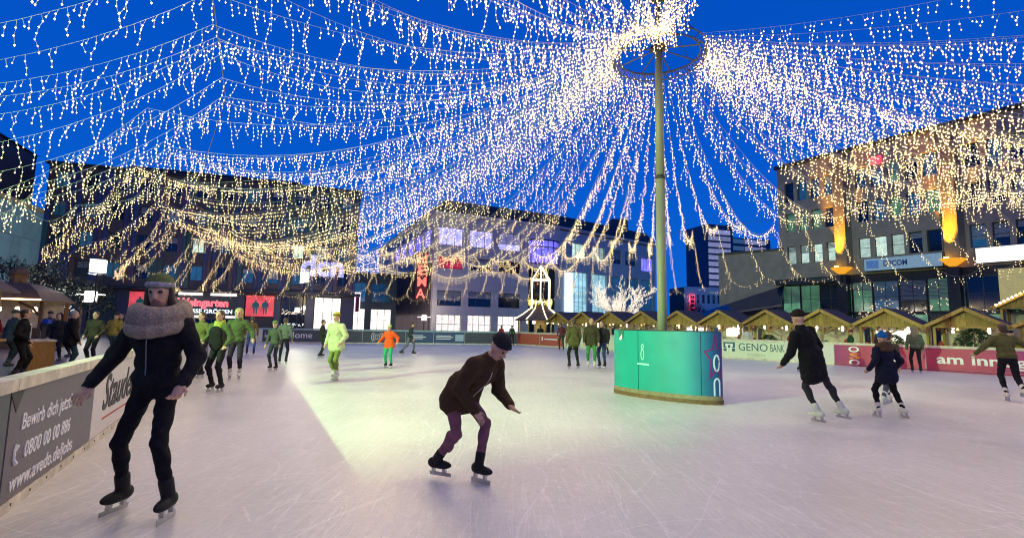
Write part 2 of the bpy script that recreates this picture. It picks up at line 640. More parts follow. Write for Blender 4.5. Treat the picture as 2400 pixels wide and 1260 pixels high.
for s0, s1, fm, lb in far_spec:
    t = board(BL1, uF, s0, s1, fm, lb, gf, cap=mat('cap_teal', (0.25, 0.42, 0.42), 0.5))
    if 'white AtHome' in lb:
        lettering('AtHome', 0.62, A_ink, t, 0.95, 0.004, 0.36, width=2.3)
        lettering('io', 0.5, A_ink, t, 0.12, 0.004, 0.36)
    if 'emblem' in lb and 'ring' in lb:
        e = MB()
        c = Vector((1.05, 0.003, 0.5))
        for rr_, a0, a1 in ((0.17, 0, 360), (0.30, 120, 240), (0.30, -60, 60), (0.42, 130, 230), (0.42, -50, 50)):
            pts = [c + Vector((rr_ * math.cos(R(a)), 0, rr_ * math.sin(R(a)))) for a in np.linspace(a0, a1, 15)]
            e.tube(pts, 0.026, 5)
        e.tube([c + Vector((-0.03, 0, 0)), c + Vector((0.03, 0, 0))], 0.05, 6)
        e.build('emblem', A_ink, t)
    if fm is A_blue:
        b_ = MB()
        for k in range(3):
            b_.box(0.2, 1.3 + 0.2 * (k % 2), 0.003, 0.0075, 0.38 + 0.12 * k, 0.43 + 0.12 * k)
        b_.build('small_print', A_ink, t)
        if 'box' in lb:
            MB().box(1.65, 2.3, 0.0035, 0.0072, 0.25, 0.75).build('pale_box', mat('ink_pale_blue', (0.35, 0.45, 0.55)), t)
gr = 'boards along the stall side of the rink'
right_spec = [(0, 2.6, A_red, 'orange-red rink board nearest the far corner, by the lit pavilion'),
              (2.6, 5.2, A_red, 'orange-red rink board with a white symbol and line of print'),
              (5.2, 8.4, A_green, 'first pale green rink board after the orange-red boards'),
              (8.4, 11.4, A_green, 'second pale green rink board after the orange-red boards'),
              (11.4, 14.4, A_white, 'white rink board behind the green round planter'),
              (14.4, 17.0, A_white, 'white rink board next to the bank advert board'),
              (17.0, 20.35, A_green, 'pale rink board with GENO bank lettering and square logo'),
              (20.35, 22.5, A_white, 'white rink board between the bank and magenta boards'),
              (22.5, 24.4, A_mag, 'magenta rink board with vertical white and orange letters'),
              (24.4, 25.85, A_pink, 'pink rink board with a single round white letter'),
              (25.85, 29.4, A_pink, 'pink rink board with white am innogy lettering'),
              (29.4, 33.0, A_mag, 'plain magenta rink board past the am innogy board'),
              (33.0, 38.0, A_white, 'white rink board past the magenta boards'),
              (38.0, 46.9, A_white, 'long white rink board at the near end of the stall side')]
for s0, s1, fm, lb in right_spec:
    t = board(BF1, uR, s0, s1, fm, lb, gr, kick=(mat('kick_magenta', (0.3, 0.03, 0.1)) if fm in (A_pink, A_mag) else None))
    if 'white symbol' in lb:
        b_ = MB().box(0.55, 1.9, 0.003, 0.0075, 0.52, 0.60).box(0.25, 0.38, 0.003, 0.0075, 0.45, 0.72)
        b_.build('small_print', A_ink, t)
    if 'GENO' in lb:
        lettering('GENO', 0.55, A_inkn, t, 0.98, 0.004, 0.45, width=1.5)
        lettering('BANK', 0.55, A_inkn, t, 2.62, 0.004, 0.45, width=0.68)
        lettering('ESSEN', 0.17, mat('ink_sage', (0.42, 0.45, 0.32)), t, 1.45, 0.004, 0.19, width=0.9)
        lg = MB().box(0.17, 0.81, 0.0045, 0.0075, 0.56, 0.86).box(0.17, 0.42, 0.0045, 0.0075, 0.38, 0.52)
        lg.box(0.56, 0.81, 0.0045, 0.0075, 0.38, 0.52)
        lg.build('logo_square', A_inkn, t)
        lw = MB().box(0.28, 0.42, 0.001, 0.0042, 0.62, 0.78).box(0.56, 0.70, 0.001, 0.0042, 0.62, 0.78).box(0.36, 0.62, 0.001, 0.0042, 0.70, 0.78)
        lw.box(0.35, 0.43, 0.001, 0.0042, 0.38, 0.62).box(0.55, 0.63, 0.001, 0.0042, 0.38, 0.62)
        lw.build('logo_mark', A_ink, t)
    if 'vertical white' in lb:
        for zz, tt, mm in ((0.74, 'o', A_ink), (0.44, 's', A_inko), (0.16, 'o', A_ink)):
            lettering(tt, 0.55, mm, t, 0.55, 0.004, zz - 0.12, width=0.42)
    if 'single round' in lb:
        lettering('o', 0.7, A_ink, t, 0.25, 0.004, 0.3, width=0.42, bold=0.01)
    if 'am innogy' in lb and 'white am' in lb:
        lettering('am innogy', 0.52, A_ink, t, 0.35, 0.004, 0.33, width=2.95, bold=0.012)

# ---------------------------------------------------------------- round planter drum around the pole
PC = Vector((3.40, 11.50))
eA, eB = Vector((-0.94, 0.83)), Vector((0.13, 0.51))


def drum(th, r=1.0):
    return PC + (eA * math.cos(th) + eB * math.sin(th)) * r


def drum_n(th):
    tg = -eA * math.sin(th) + eB * math.cos(th)
    n = Vector((tg.y, -tg.x)).normalized()
    if n.dot(drum(th) - PC) < 0:
        n = -n
    return n


planter = thing('pole_planter', 'oval teal to blue advertising drum around the light pole on the ice', 'planter', (PC.x, PC.y, 0))
Z0, Z1 = 0.17, 1.45
A_drum = grad_mat('drum_print', [(0, (0.0, 0.30, 0.25)), (0.38, (0.0, 0.26, 0.23)), (0.62, (0.005, 0.26, 0.30)), (0.85, (0.01, 0.10, 0.24)), (1, (0.03, 0.05, 0.22))], 0, 0.52, 0.50)
seams = [R(a) for a in (-20, 14, 60, 128, 190, 265, 340)]
# the visible side runs from the back left over the front to the right
for k in range(len(seams) - 1):
    a0, a1 = seams[k] + 0.006, seams[k + 1] - 0.006
    n = 18
    mb = MB()
    ths = np.linspace(a0, a1, n)
    vs, fs = [], []
    for th in ths:
        p = drum(-th) - PC
        nn = drum_n(-th)
        for (q, z) in ((p, Z0), (p, Z1), (p - nn * 0.02, Z1), (p - nn * 0.02, Z0)):
            vs.append((q.x, q.y, z))
    for i in range(n - 1):
        for j in range(4):
            a, b_ = i * 4 + j, i * 4 + (j + 1) % 4
            fs.append((a, b_, b_ + 4, a + 4))
    fs += [(3, 2, 1, 0), tuple((n - 1) * 4 + j for j in range(4))]
    mb.add(vs, fs)
    o = mb.build('banner_panel', A_drum, planter, smooth=False)
ring_pts = [drum(t_) - PC for t_ in np.linspace(0, 2 * math.pi, 73)[:-1]]


def drum_band(name, r0, z0, z1, material):
    vs, fs = [], []
    n = len(ring_pts)
    for p in ring_pts:
        for q, z in ((p * r0, z0), (p * r0, z1)):
            vs.append((q.x, q.y, z))
    for i in range(n):
        a, b_ = 2 * i, 2 * ((i + 1) % n)
        fs.append((a, b_, b_ + 1, a + 1))
    fs.append(tuple(2 * i + 1 for i in range(n)))
    fs.append(tuple(2 * i for i in reversed(range(n))))
    MB().add(vs, fs).build(name, material, planter)


drum_band('base_skirt', 1.012, 0.0, 0.085, mat('base_wood', (0.14, 0.075, 0.03), 0.7, var=0.4, vscale=8, bump=0.4))
drum_band('frame_strip', 1.0, 0.086, 0.168, mat('frame_pine', (0.22, 0.17, 0.10), 0.6, var=0.3, vscale=7))
drum_band('inner_wall', 0.955, 0.17, 1.40, mat('drum_inner', (0.04, 0.05, 0.06), 0.7))
MB().tube([(p.x * 0.985, p.y * 0.985, 1.455) for p in ring_pts], 0.014, 6, closed=True).build('rim', M_dark, planter)


def drum_mark(name, pts, w, material):
    """pts: (angle, z) polyline printed on the drum"""
    q = []
    for a, z in pts:
        p = drum(-a) - PC + drum_n(-a) * 0.003
        q.append((p.x, p.y, z))
    m_ = MB()
    for i in range(len(q) - 1):
        a_, b_ = Vector(q[i]), Vector(q[i + 1])
        d = (b_ - a_)
        if d.length < 1e-5:
            continue
        nn = drum_n(-(pts[i][0]))
        a_ -= d.normalized() * w * 0.4
        b_ += d.normalized() * w * 0.4
        m_.beam(a_, b_, 0.004, w, upv=d.cross(Vector((nn.x, nn.y, 0))).normalized())
    return m_.build(name, material, planter)


# angle of a point on the drum seen from the rink: 14..190 deg is the visible front, 100 about the middle
M_star = mat('print_purple', (0.16, 0.02, 0.17), 0.5)
M_prw = mat('print_pale', (0.62, 0.74, 0.86), 0.5)
M_prm = mat('print_mint', (0.35, 0.85, 0.62), 0.5)
zc, sa = 0.93, 2.62
star = []
for k in range(11):
    rr_ = 0.5 if k % 2 == 0 else 0.23
    a = math.pi / 2 + 0.05 + k * math.pi / 5
    star.append((sa - rr_ * 0.62 * math.cos(a) * -1.0, zc + 0.95 * rr_ * math.sin(a)))
drum_mark('star_outline', star, 0.035, M_star)
drum_mark('letter_o', [(2.66 + 0.10 * math.cos(a), 0.83 + 0.155 * math.sin(a)) for a in np.linspace(0, 2 * math.pi, 25)], 0.032, M_prw)
arch = [(2.56, 0.19)] + [(2.66 - 0.10 * math.cos(a), 0.42 + 0.10 * math.sin(a)) for a in np.linspace(0, math.pi, 11)] + [(2.76, 0.19)]
drum_mark('letter_n', arch, 0.032, M_prw)
drum_mark('small_figure', [(1.14 + 0.022 * math.cos(a), 1.10 + 0.05 * math.sin(a)) for a in np.linspace(0, 2 * math.pi, 13)], 0.016, M_prm)
drum_mark('small_figure', [(1.14 + 0.03 * math.cos(a), 0.93 + 0.11 * math.sin(a)) for a in np.linspace(0, 2 * math.pi, 17)], 0.016, M_prm)
drum_mark('small_print', [(1.04, 0.73), (1.14, 0.725), (1.26, 0.72)], 0.035, M_prm)
# tied corner of the tarpaulin at the rim
th = 0.60
p = drum(-th) - PC + drum_n(-th) * 0.006
kn = MB()
kn.prism([(-0.11, 1.44), (0.07, 1.44), (0.05, 1.27), (-0.02, 1.22), (-0.10, 1.30)], -0.006, 0.0)
o = kn.build('dark_flap', mat('flap', (0.02, 0.12, 0.10)), planter)
o.location = (p.x, p.y, 0)
nn = drum_n(-th)
o.rotation_euler = (0, 0, math.atan2(nn.y, nn.x) + math.pi / 2)
k2 = MB().prism([(-0.09, 1.25), (0.02, 1.36), (0.03, 1.26), (-0.03, 1.22)], -0.012, -0.0065)
o2 = k2.build('tie_tab', M_white, planter)
o2.location, o2.rotation_euler = o.location, o.rotation_euler

# ---------------------------------------------------------------- central light pole with ring
PX, PY = 3.34, 11.42
RH, RR = 7.85, 1.06
pole = thing('light_pole', 'tall galvanised pole carrying the steel ring of the light canopy', 'pole', (PX, PY, 0))
M_pole = mat('galvanised', (0.20, 0.215, 0.15), 0.6, metal=0.1, var=0.22, vscale=5, bump=0.08, stretch=(1, 1, 0.2))
MB().tube([(0, 0, 0), (0, 0, 4.9)], 0.102, 20).build('lower_shaft', M_pole, pole, True)
MB().tube([(0, 0, 4.88), (0, 0, 4.96)], 0.112, 20).build('joint_collar', M_dark, pole, True)
MB().tube([(0, 0, 4.96), (0, 0, 8.0)], [0.098, 0.08], 20).build('upper_shaft', M_pole, pole, True)
MB().tube([(0, 0, 8.0), (0, 0, 11.2)], [0.06, 0.045], 12).build('top_mast', M_dark, pole, True)
MB().lathe([(0.09, 7.95), (0.2, 8.0), (0.2, 8.06), (0.07, 8.1)], 16).build('hub_plate', M_dark, pole)
MB().lathe([(0.06, 9.2), (0.15, 9.24), (0.15, 9.32), (0.05, 9.36)], 16).build('top_bracket', M_dark, pole)
M_truss = mat('ring_steel', (0.10, 0.085, 0.06), 0.5, metal=0.3)
rg = MB()
for zz, r_ in ((RH - 0.1, RR), (RH + 0.1, RR), (RH, RR - 0.14)):
    rg.tube([(r_ * math.cos(a), r_ * math.sin(a), zz) for a in np.linspace(0, 2 * math.pi, 49)[:-1]], 0.014, 6, closed=True)
for k in range(24):
    a = 2 * math.pi * k / 24
    b_ = a + math.pi / 24
    rg.tube([(RR * math.cos(a), RR * math.sin(a), RH - 0.1), (RR * math.cos(b_), RR * math.sin(b_), RH + 0.1)], 0.01, 4)
    rg.tube([(RR * math.cos(a), RR * math.sin(a), RH - 0.1), ((RR - 0.14) * math.cos(b_), (RR - 0.14) * math.sin(b_), RH)], 0.01, 4)
ring_o = rg.build('truss_ring', M_truss, pole)
for k in range(8):
    a = 2 * math.pi * k / 8 + 0.2
    MB().tube([(0.08 * math.cos(a), 0.08 * math.sin(a), 8.0), ((RR - 0.14) * math.cos(a), (RR - 0.14) * math.sin(a), RH)], 0.016, 5).build('spoke', M_truss, pole)
for k in range(4):
    a = 2 * math.pi * k / 4 + 0.5
    MB().tube([(0.05 * math.cos(a), 0.05 * math.sin(a), 9.3), (RR * math.cos(a), RR * math.sin(a), RH + 0.1)], 0.008, 4).build('stay_cable', M_dark, pole)

# ---------------------------------------------------------------- canopy of icicle light strings
M_fairy = glow('fairy_bulb', (1.0, 0.68, 0.27), 5.2)
M_wire = mat('pale_wire', (0.45, 0.45, 0.47), 0.5, var=0.1)
rng = np.random.default_rng(11)
BUL_V = np.array([(1, 0, 0), (-0.5, 0.87, 0), (-0.5, -0.87, 0), (0, 0, 1.3), (0, 0, -1.3)], 'f')
BUL_F = np.array([(0, 1, 3), (1, 2, 3), (2, 0, 3), (1, 0, 4), (2, 1, 4), (0, 2, 4)], 'i')


def tri_mesh(name, v, f, material):
    me = bpy.data.meshes.new(name)
    v = np.ascontiguousarray(v, 'f')
    f = np.ascontiguousarray(f, 'i')
    me.vertices.add(len(v))
    me.vertices.foreach_set('co', v.ravel())
    me.loops.add(f.size)
    me.loops.foreach_set('vertex_index', f.ravel())
    me.polygons.add(len(f))
    me.polygons.foreach_set('loop_start', np.arange(0, f.size, f.shape[1], dtype='i'))
    me.polygons.foreach_set('loop_total', np.full(len(f), f.shape[1], 'i'))
    me.materials.append(material)
    me.update(calc_edges=True)
    return me


def bulbs_mesh(name, P, r, material):
    P = np.asarray(P, 'f')
    n = len(P)
    rad = r * rng.uniform(0.8, 1.2, n)[:, None, None]
    v = P[:, None, :] + BUL_V[None] * rad * 1.12
    f = BUL_F[None] + (np.arange(n) * 5)[:, None, None]
    return tri_mesh(name, v.reshape(-1, 3), f.reshape(-1, 3), material)


def thin_wires(segs, r):
    """three-sided thin prisms along segments"""
    A = np.array([s_[0] for s_ in segs], 'f')
    B = np.array([s_[1] for s_ in segs], 'f')
    d = B - A
    ln = np.linalg.norm(d, axis=1, keepdims=True)
    keep = ln[:, 0] > 1e-4
    A, B, d = A[keep], B[keep], d[keep] / ln[keep]
    ref = np.where(np.abs(d[:, 2:3]) > 0.9, np.array([[1., 0, 0]]), np.array([[0, 0, 1.]]))
    u = np.cross(d, ref)
    u /= np.linalg.norm(u, axis=1, keepdims=True)
    w = np.cross(d, u)
    vs = []
    for P in (A, B):
        for k in range(3):
            a = 2 * math.pi * k / 3
            vs.append(P + r * (u * math.cos(a) + w * math.sin(a)))
    v = np.stack(vs, 1)
    f0 = np.array([(0, 1, 4, 3), (1, 2, 5, 4), (2, 0, 3, 5)], 'i')
    f = f0[None] + (np.arange(len(A)) * 6)[:, None, None]
    return v.reshape(-1, 3), f.reshape(-1, 4)


def span(a, b, sag, n):
    t_ = np.linspace(0, 1, n)[:, None]
    p = a[None] * (1 - t_) + b[None] * t_
    p[:, 2] -= (4 * sag * t_ * (1 - t_))[:, 0]
    return p


def light_string(name, label, cat, group, path, step=0.15, lmin=0.12, lmax=0.58, br=0.0122, gap=0.092, ramp=False, glows=()):
    base = path[0].copy()
    P = path - base
    seg = np.linalg.norm(np.diff(P, axis=0), axis=1)
    cum = np.concatenate([[0], np.cumsum(seg)])
    L = cum[-1]
    s_ = np.arange(step * 0.5, L, step)
    s_ = s_ + rng.uniform(-0.25, 0.25, len(s_)) * step
    X = np.stack([np.interp(s_, cum, P[:, k]) for k in range(3)], 1)
    segs = [(P[i], P[i + 1]) for i in range(len(P) - 1)]
    bl = []
    ph = rng.uniform(0, 6)
    for i, x in enumerate(X):
        dn_ = 0.93
        if rng.random() > dn_:
            continue
        ln = lmin + (lmax - lmin) * (0.5 + 0.5 * math.sin(i * 2.1 + ph)) * rng.uniform(0.2, 1.0) + (0.3 if rng.random() < 0.04 else 0.0)
        sway = rng.normal(0, 0.05, 2)
        cur = x.copy()
        k = max(1, int(ln / gap))
        for j in range(k):
            nx = cur + np.array([sway[0] * gap * 3 + rng.normal(0, 0.018), sway[1] * gap * 3 + rng.normal(0, 0.018), -gap * rng.uniform(0.8, 1.1)])
            segs.append((cur, nx))
            bl.append(nx)
            cur = nx
    t = thing(name, label, cat, tuple(float(q) for q in base), 0, group)
    v, f = thin_wires(segs, 0.0026)
    o = bpy.data.objects.new('wire', tri_mesh('wire', v, f, M_wire))
    link(o, t)
    o = bpy.data.objects.new('bulbs', bulbs_mesh('bulbs', bl, br, M_fairy))
    o['kind'] = 'stuff'
    link(o, t)
    for f_ in glows:
        # added soft point lights, topping up the bulbs so the ice brightens
        ld = bpy.data.lights.new('string_light', 'POINT')
        ld.energy = 22.5
        ld.color = (1.0, 0.76, 0.34)
        ld.shadow_soft_size = 0.5
        lo = bpy.data.objects.new('string_light', ld)
        lo.location = [float(np.interp(f_ * L, cum, P[:, k])) - (0.35 if k == 2 else 0.0) for k in range(3)]
        link(lo, t)
    return len(bl)


def offset_poly(poly, d):
    """outward offset of a convex polygon"""
    c = sum(poly, Vector((0, 0))) / len(poly)
    n = len(poly)
    lines = []
    for i in range(n):
        a, b_ = poly[i], poly[(i + 1) % n]
        e = (b_ - a).normalized()
        nn = Vector((e.y, -e.x))
        if nn.dot(a - c) < 0:
            nn = -nn
        lines.append((a + nn * d, e))
    out = []
    for i in range(n):
        (p1, e1), (p2, e2) = lines[i - 1], lines[i]
        den = e1.x * e2.y - e1.y * e2.x
        w = p2 - p1
        t_ = (w.x * e2.y - w.y * e2.x) / den
        out.append(p1 + e1 * t_)
    return out


MIDP = offset_poly(RINK, -0.6)
OUTP = offset_poly(RINK, 3.6)
MID_H, OUT_H = 7.0, 4.5


def walk(poly, n):
    L = [(poly[(i + 1) % len(poly)] - poly[i]).length for i in range(len(poly))]
    tot = sum(L)
    res = []
    for k in range(n):
        s_ = tot * k / n
        i = 0
        while s_ > L[i]:
            s_ -= L[i]
            i += 1
        res.append(poly[i] + (poly[(i + 1) % len(poly)] - poly[i]) * (s_ / L[i]))
    return res


def along(a, b_, step, lo=0.0, hi=1.0):
    L = (b_ - a).length
    n = max(2, int(L * (hi - lo) / step))
    return [a + (b_ - a) * (lo + (hi - lo) * (k + 0.5) / n) for k in range(n)]


# MIDP = near-left, near-right, far corner, far-left corner
LF, LV, LW = Vector((-18.4, 35.6)), Vector((-15.6, 24.4)), Vector((-7.4, 12.6))   # the spectator-side cable bows outwards
mids = along(LF, LV, 1.15) + along(LV, LW, 1.0) + along(LW, MIDP[0], 0.66, 0.0, 0.93)
mids = along(MIDP[2], LF, 1.3) + mids
mids = along(MIDP[1], MIDP[2], 0.7, 0.06, 0.42) + along(MIDP[1], MIDP[2], 1.05, 0.42, 0.55) + along(MIDP[1], MIDP[2], 1.45, 0.55, 1.0) + mids
NS = len(mids)
n_near = NS
mids += along(MIDP[0], MIDP[1], 1.5, 0.42, 1.0)
CEN = sum(MIDP, Vector((0, 0))) / 4
n1_ = len(along(MIDP[1], MIDP[2], 0.7, 0.06, 0.42) + along(MIDP[1], MIDP[2], 1.05, 0.42, 0.55) + along(MIDP[1], MIDP[2], 1.45, 0.55, 1.0))
n2_ = n1_ + len(along(MIDP[2], LF, 1.3))


def side_of(k):
    return 'the market stalls' if k < n1_ else 'the department store' if k < n2_ else "the spectators' side" if k < n_near else 'the near end'


outs_pts = []
nb = 0
ctr = Vector((PX, PY))
for k, mpt in enumerate(mids):
    d = (mpt - ctr)
    far = d.length
    dn = d.normalized()
    a = np.array([PX + dn.x * RR, PY + dn.y * RR, RH + 0.1])
    hm = MID_H + 0.22 * math.sin(k * 1.3)
    if n2_ <= k < n_near and mpt.y > 13:
        # on the spectators' side the strings are tied to separate facade cables at uneven distances
        mpt = mpt + dn * float(rng.uniform(-0.5, 4.5))
        far = (mpt - ctr).length
        hm += float(rng.uniform(-0.9, 0.5))
    b_ = np.array([mpt.x, mpt.y, hm])
    od = (mpt - CEN).normalized()
    op = mpt + dn * 2.6 + od * 1.6
    oh = OUT_H + 0.3 * math.sin(k * 0.9 + 1) - 0.5 * max(0, (far - 22) / 12)
    c_ = np.array([op.x, op.y, oh])
    outs_pts.append(c_)
    sag1 = (0.088 + 0.024 * math.sin(k * 2.3)) * far
    p1 = span(a, b_, sag1, 26)
    p2 = span(b_, c_, 0.35, 9)
    nb += light_string('light_string', f'warm white icicle light string running from the pole ring towards {side_of(k)}', 'light string',
                       'radial strings of the light canopy', np.concatenate([p1, p2[1:]]), step=0.15 if mpt.y > 19 else 0.105, gap=0.135 if mpt.y > 19 else 0.1, br=0.0126 if mpt.y > 19 else 0.0118, lmax=0.74, ramp=True, glows=(0.3, 0.68))
# lower scallops between neighbouring anchors
for k in range(NS - 1):
    a, b_ = outs_pts[k], outs_pts[k + 1]
    if 0.5 * (a[1] + b_[1]) < 4:
        continue
    nb += light_string('light_garland', f'short drooping light garland along the canopy edge facing {side_of(k)}', 'light garland',
                       'garlands along the outer edge of the canopy', span(a, b_, 0.35 + 0.25 * rng.random(), 9), step=0.17, lmax=0.5, gap=0.13, br=0.0126)
# bearing cables: one above the boards all round, stays to the facades
cb = MB()
CABLE = [MIDP[0], MIDP[1], MIDP[2], LF, LV, LW]
for i in range(6):
    a, b_ = CABLE[i], CABLE[(i + 1) % 6]
    cb.tube([tuple(q) for q in span(np.array([a.x, a.y, MID_H + 0.15]), np.array([b_.x, b_.y, MID_H + 0.15]), 0.1, 9)], 0.008, 4)
tag(cb.build('bearing_cable', M_dark), 'thin dark steel cable carrying the light strings above the rink boards', 'cable')
for (x0, y0, z0), (x1, y1, z1) in (((LF.x, LF.y, 7.1), (-33, 57.2, 15.0)), ((MIDP[2].x, MIDP[2].y, 7.1), (-1.5, 71.6, 15.2)),
                                   ((14.9, 21.5, 7.1), (41.0, 46.6, 16.5))):
    c2 = MB()
    c2.tube([tuple(q) for q in span(np.array([x0, y0, z0]), np.array([x1, y1, z1]), 0.4, 7)], 0.008, 4)
    tag(c2.build('stay_cable', M_dark), 'thin steel stay cable from the light canopy up to a facade', 'cable', 'stay cables to the facades')
print('BULBS', nb)

# ---------------------------------------------------------------- buildings
def wall_holes(W, H, T, holes, x0=0.0, z0=0.0, y0=0.0):
    """slab x0..W, z0..H with rectangular holes (hx0,hx1,hz0,hz1)"""
    xs = sorted(set([x0, W] + [v for h in holes for v in h[:2]]))
    zs = sorted(set([z0, H] + [v for h in holes for v in h[2:4]]))
    mb = MB()
    for k in range(len(zs) - 1):
        za, zb = zs[k], zs[k + 1]
        run = None
        for i in range(len(xs) - 1):
            xm, zm = (xs[i] + xs[i + 1]) / 2, (za + zb) / 2
            hole = any(h[0] < xm < h[1] and h[2] < zm < h[3] for h in holes)
            if hole:
                if run is not None:
                    mb.box(run, xs[i], y0, y0 + T, za, zb)
                    run = None
            elif run is None:
                run = xs[i]
        if run is not None:
            mb.box(run, xs[-1], y0, y0 + T, za, zb)
    return mb


M_frame = mat('window_frame', (0.05, 0.05, 0.055), 0.4, var=0.1)
M_framel = mat('window_frame_pale', (0.22, 0.22, 0.24), 0.4, var=0.1)
WCACHE = {}
WRS = random.Random(21)
M_blind = mat('blind_fabric', (0.34, 0.35, 0.36), 0.7, var=0.1, rnd=0.3)


def window(parent, x0, x1, z0, z1, pane, nv=1, nh=0, fm=None, depth=0.16, sill=True):
    w, h = round(x1 - x0, 2), round(z1 - z0, 2)
    fm = fm or M_frame
    key = (w, h, nv, nh, fm.name)
    if key not in WCACHE:
        mb = MB()
        b_ = 0.07
        mb.box(0, w, 0, 0.07, 0, b_).box(0, w, 0, 0.07, h - b_, h).box(0, b_, 0, 0.07, b_, h - b_).box(w - b_, w, 0, 0.07, b_, h - b_)
        for i in range(nv):
            xx = w * (i + 1) / (nv + 1)
            mb.box(xx - 0.03, xx + 0.03, 0.005, 0.065, b_, h - b_)
        for i in range(nh):
            zz = h * (i + 1) / (nh + 1)
            mb.box(b_, w - b_, 0.012, 0.058, zz - 0.025, zz + 0.025)
        WCACHE[key] = mb.mesh('window', fm)
        WCACHE[key + ('p',)] = {}
        WCACHE[key + ('b',)] = MB().box(0.06, w - 0.06, 0.03, 0.05, 0.06, h - 0.06)
    o = inst('window', WCACHE[key], parent, (x0, depth, z0))
    pc = WCACHE[key + ('p',)]
    if pane.name not in pc:
        pc[pane.name] = WCACHE[key + ('b',)].mesh('pane', pane)
    inst('pane', pc[pane.name], o)
    if w < 3.6 and h < 3.3 and WRS.random() < 0.42 and not pane.name.startswith('window_lit'):
        hh = round(h * WRS.choice((0.25, 0.4, 0.6)), 2)
        kb = ('blind', w, h, hh)
        if kb not in WCACHE:
            bb = MB()
            nb_ = max(3, int(hh / 0.12))
            for i in range(nb_):
                bb.box(0.08, w - 0.08, 0.014, 0.026, h - 0.08 - hh + hh * i / nb_, h - 0.08 - hh + hh * (i + 0.72) / nb_)
            WCACHE[kb] = bb.mesh('blind', M_blind)
        inst('blind', WCACHE[kb], o)
    return o


def facade_root(name, label, P, Q, cat='building'):
    P, Q = Vector(P), Vector(Q)
    u = (Q - P).normalized()
    return thing(name, label, cat, (P.x, P.y, -0.03), math.atan2(u.y, u.x)), (Q - P).length


# --- dark panelled building with shops, left
t, W = facade_root('panelled_building', 'dark building with multicoloured vertical facade panels above a clothes shop', (-48.2, 52), (-18.9, 62))
W = round(W, 2)
FZ, FH = 4.95, 3.1
MB().box(0, W, 0.6, 16, 4.9, 17.3).build('core', M_plate, t)
MB().box(-0.25, W + 0.3, -0.35, 16.2, 17.35, 17.62).build('roof_slab', M_black, t)
MB().box(5.5, 24, 4, 14, 17.63, 19.0).build('roof_plant', M_black, t)
bays, bw = 12, W / 12
hol = []
for f_ in range(4):
    for k in range(bays):
        x = k * bw + 0.55
        hol.append((round(x, 3), round(x + 1.2, 3), FZ + f_ * FH + 0.85, FZ + f_ * FH + 2.5))
wall_holes(W, 17.34, 0.5, hol, 0, FZ).build('wall', M_plate, t)
pcols = [(0.035, 0.06, 0.16), (0.10, 0.055, 0.10), (0.035, 0.10, 0.10), (0.12, 0.065, 0.055), (0.05, 0.045, 0.11), (0.04, 0.09, 0.06)]
pm = [mat('facade_panel_%s' % n, c, 0.42, var=0.2, vscale=1.0) for n, c in zip(('blue', 'purple', 'teal', 'brown', 'indigo', 'green'), pcols)]
pmesh = {}
for i, mm in enumerate(pm):
    for wv in (0.42, 0.30):
        pmesh[(i, wv)] = MB().box(0, wv, -0.12, -0.001, 0, FH - 0.02).mesh('facade_panel', mm)
spm = MB().box(0, 1.16, -0.05, -0.001, 0, 0.8).mesh('spandrel', M_plate)
rs = random.Random(5)
for f_ in range(4):
    for k in range(bays):
        x = k * bw
        z = FZ + f_ * FH + 0.01
        for dx, wv in ((0.06, 0.42), (1.80, 0.42), (2.25, 0.30)):
            o = inst('facade_panel', pmesh[(rs.choice([0, 1, 2, 3, 4, 0, 1, 5]), wv)], t, (x + dx, 0, z))
            o.scale[1] = rs.choice([0.6, 1.0, 1.5])
        inst('spandrel', spm, t, (x + 0.57, 0, z))
        lit = {(2, 1): G_blue, (2, 4): G_blue, (1, 5): G_pale, (1, 6): G_blue, (1, 10): G_pale, (1, 9): G_pale}.get((f_, k), G_dark if rs.random() < 0.7 else G_blue)
        window(t, x + 0.55, x + 1.75, FZ + f_ * FH + 0.85, FZ + f_ * FH + 2.5, lit, nv=1, depth=0.2)
MB().box(-0.1, W + 0.6, -1.1, 0.1, 4.62, 4.93).build('canopy', M_dark, t)
M_pil = mat('shop_pilaster', (0.06, 0.06, 0.11), 0.5, var=0.1)
for x0, x1 in ((7.0, 8.05), (11.2, 12.2), (18.35, 19.1), (22.2, 22.85), (25.6, 26.4), (29.5, 30.9), (3.9, 4.5), (0, 0.7)):
    MB().box(x0, x1, 0.0, 0.6, 0, 4.6).build('pilaster', M_pil, t)
MB().box(0.0, W, 0.62, 1.0, 0.0, 4.89).build('shop_backing', mat('shop_dark', (0.03, 0.03, 0.05), 0.4), t)
# red picture posters
M_post = mat('poster_red', (0.5, 0.05, 0.06), 0.4, var=0.55, vscale=0.9, emit=(0.95, 0.10, 0.13), estr=0.65)
M_sil = mat('poster_figure', (0.02, 0.09, 0.11), 0.5, emit=(0.01, 0.09, 0.10), estr=0.4)
for x0, x1 in ((8.1, 11.1), (19.25, 22.15)):
    p_ = MB().box(x0, x1, -0.02, 0.06, 2.05, 4.4).build('poster', M_post, t)
    for cx, hh in ((x0 + 1.0, 1.65), (x0 + 2.0, 1.7)):
        pts = [(-0.17, 0), (-0.05, 0), (-0.03, 0.75), (0.03, 0.75), (0.06, 0), (0.18, 0), (0.2, 0.8), (0.3, 0.8), (0.32, 1.2), (0.22, 1.38), (0.08, 1.42),
               (0.1, 1.5), (0.1, 1.62), (0.0, 1.7), (-0.1, 1.62), (-0.1, 1.5), (-0.08, 1.42), (-0.22, 1.38), (-0.32, 1.2), (-0.3, 0.8), (-0.2, 0.8)]
        MB().prism([(cx + a * 1.1, 2.3 + b_ * hh / 1.75) for a, b_ in pts], -0.03, -0.022).build('poster_figure', M_sil, p_)
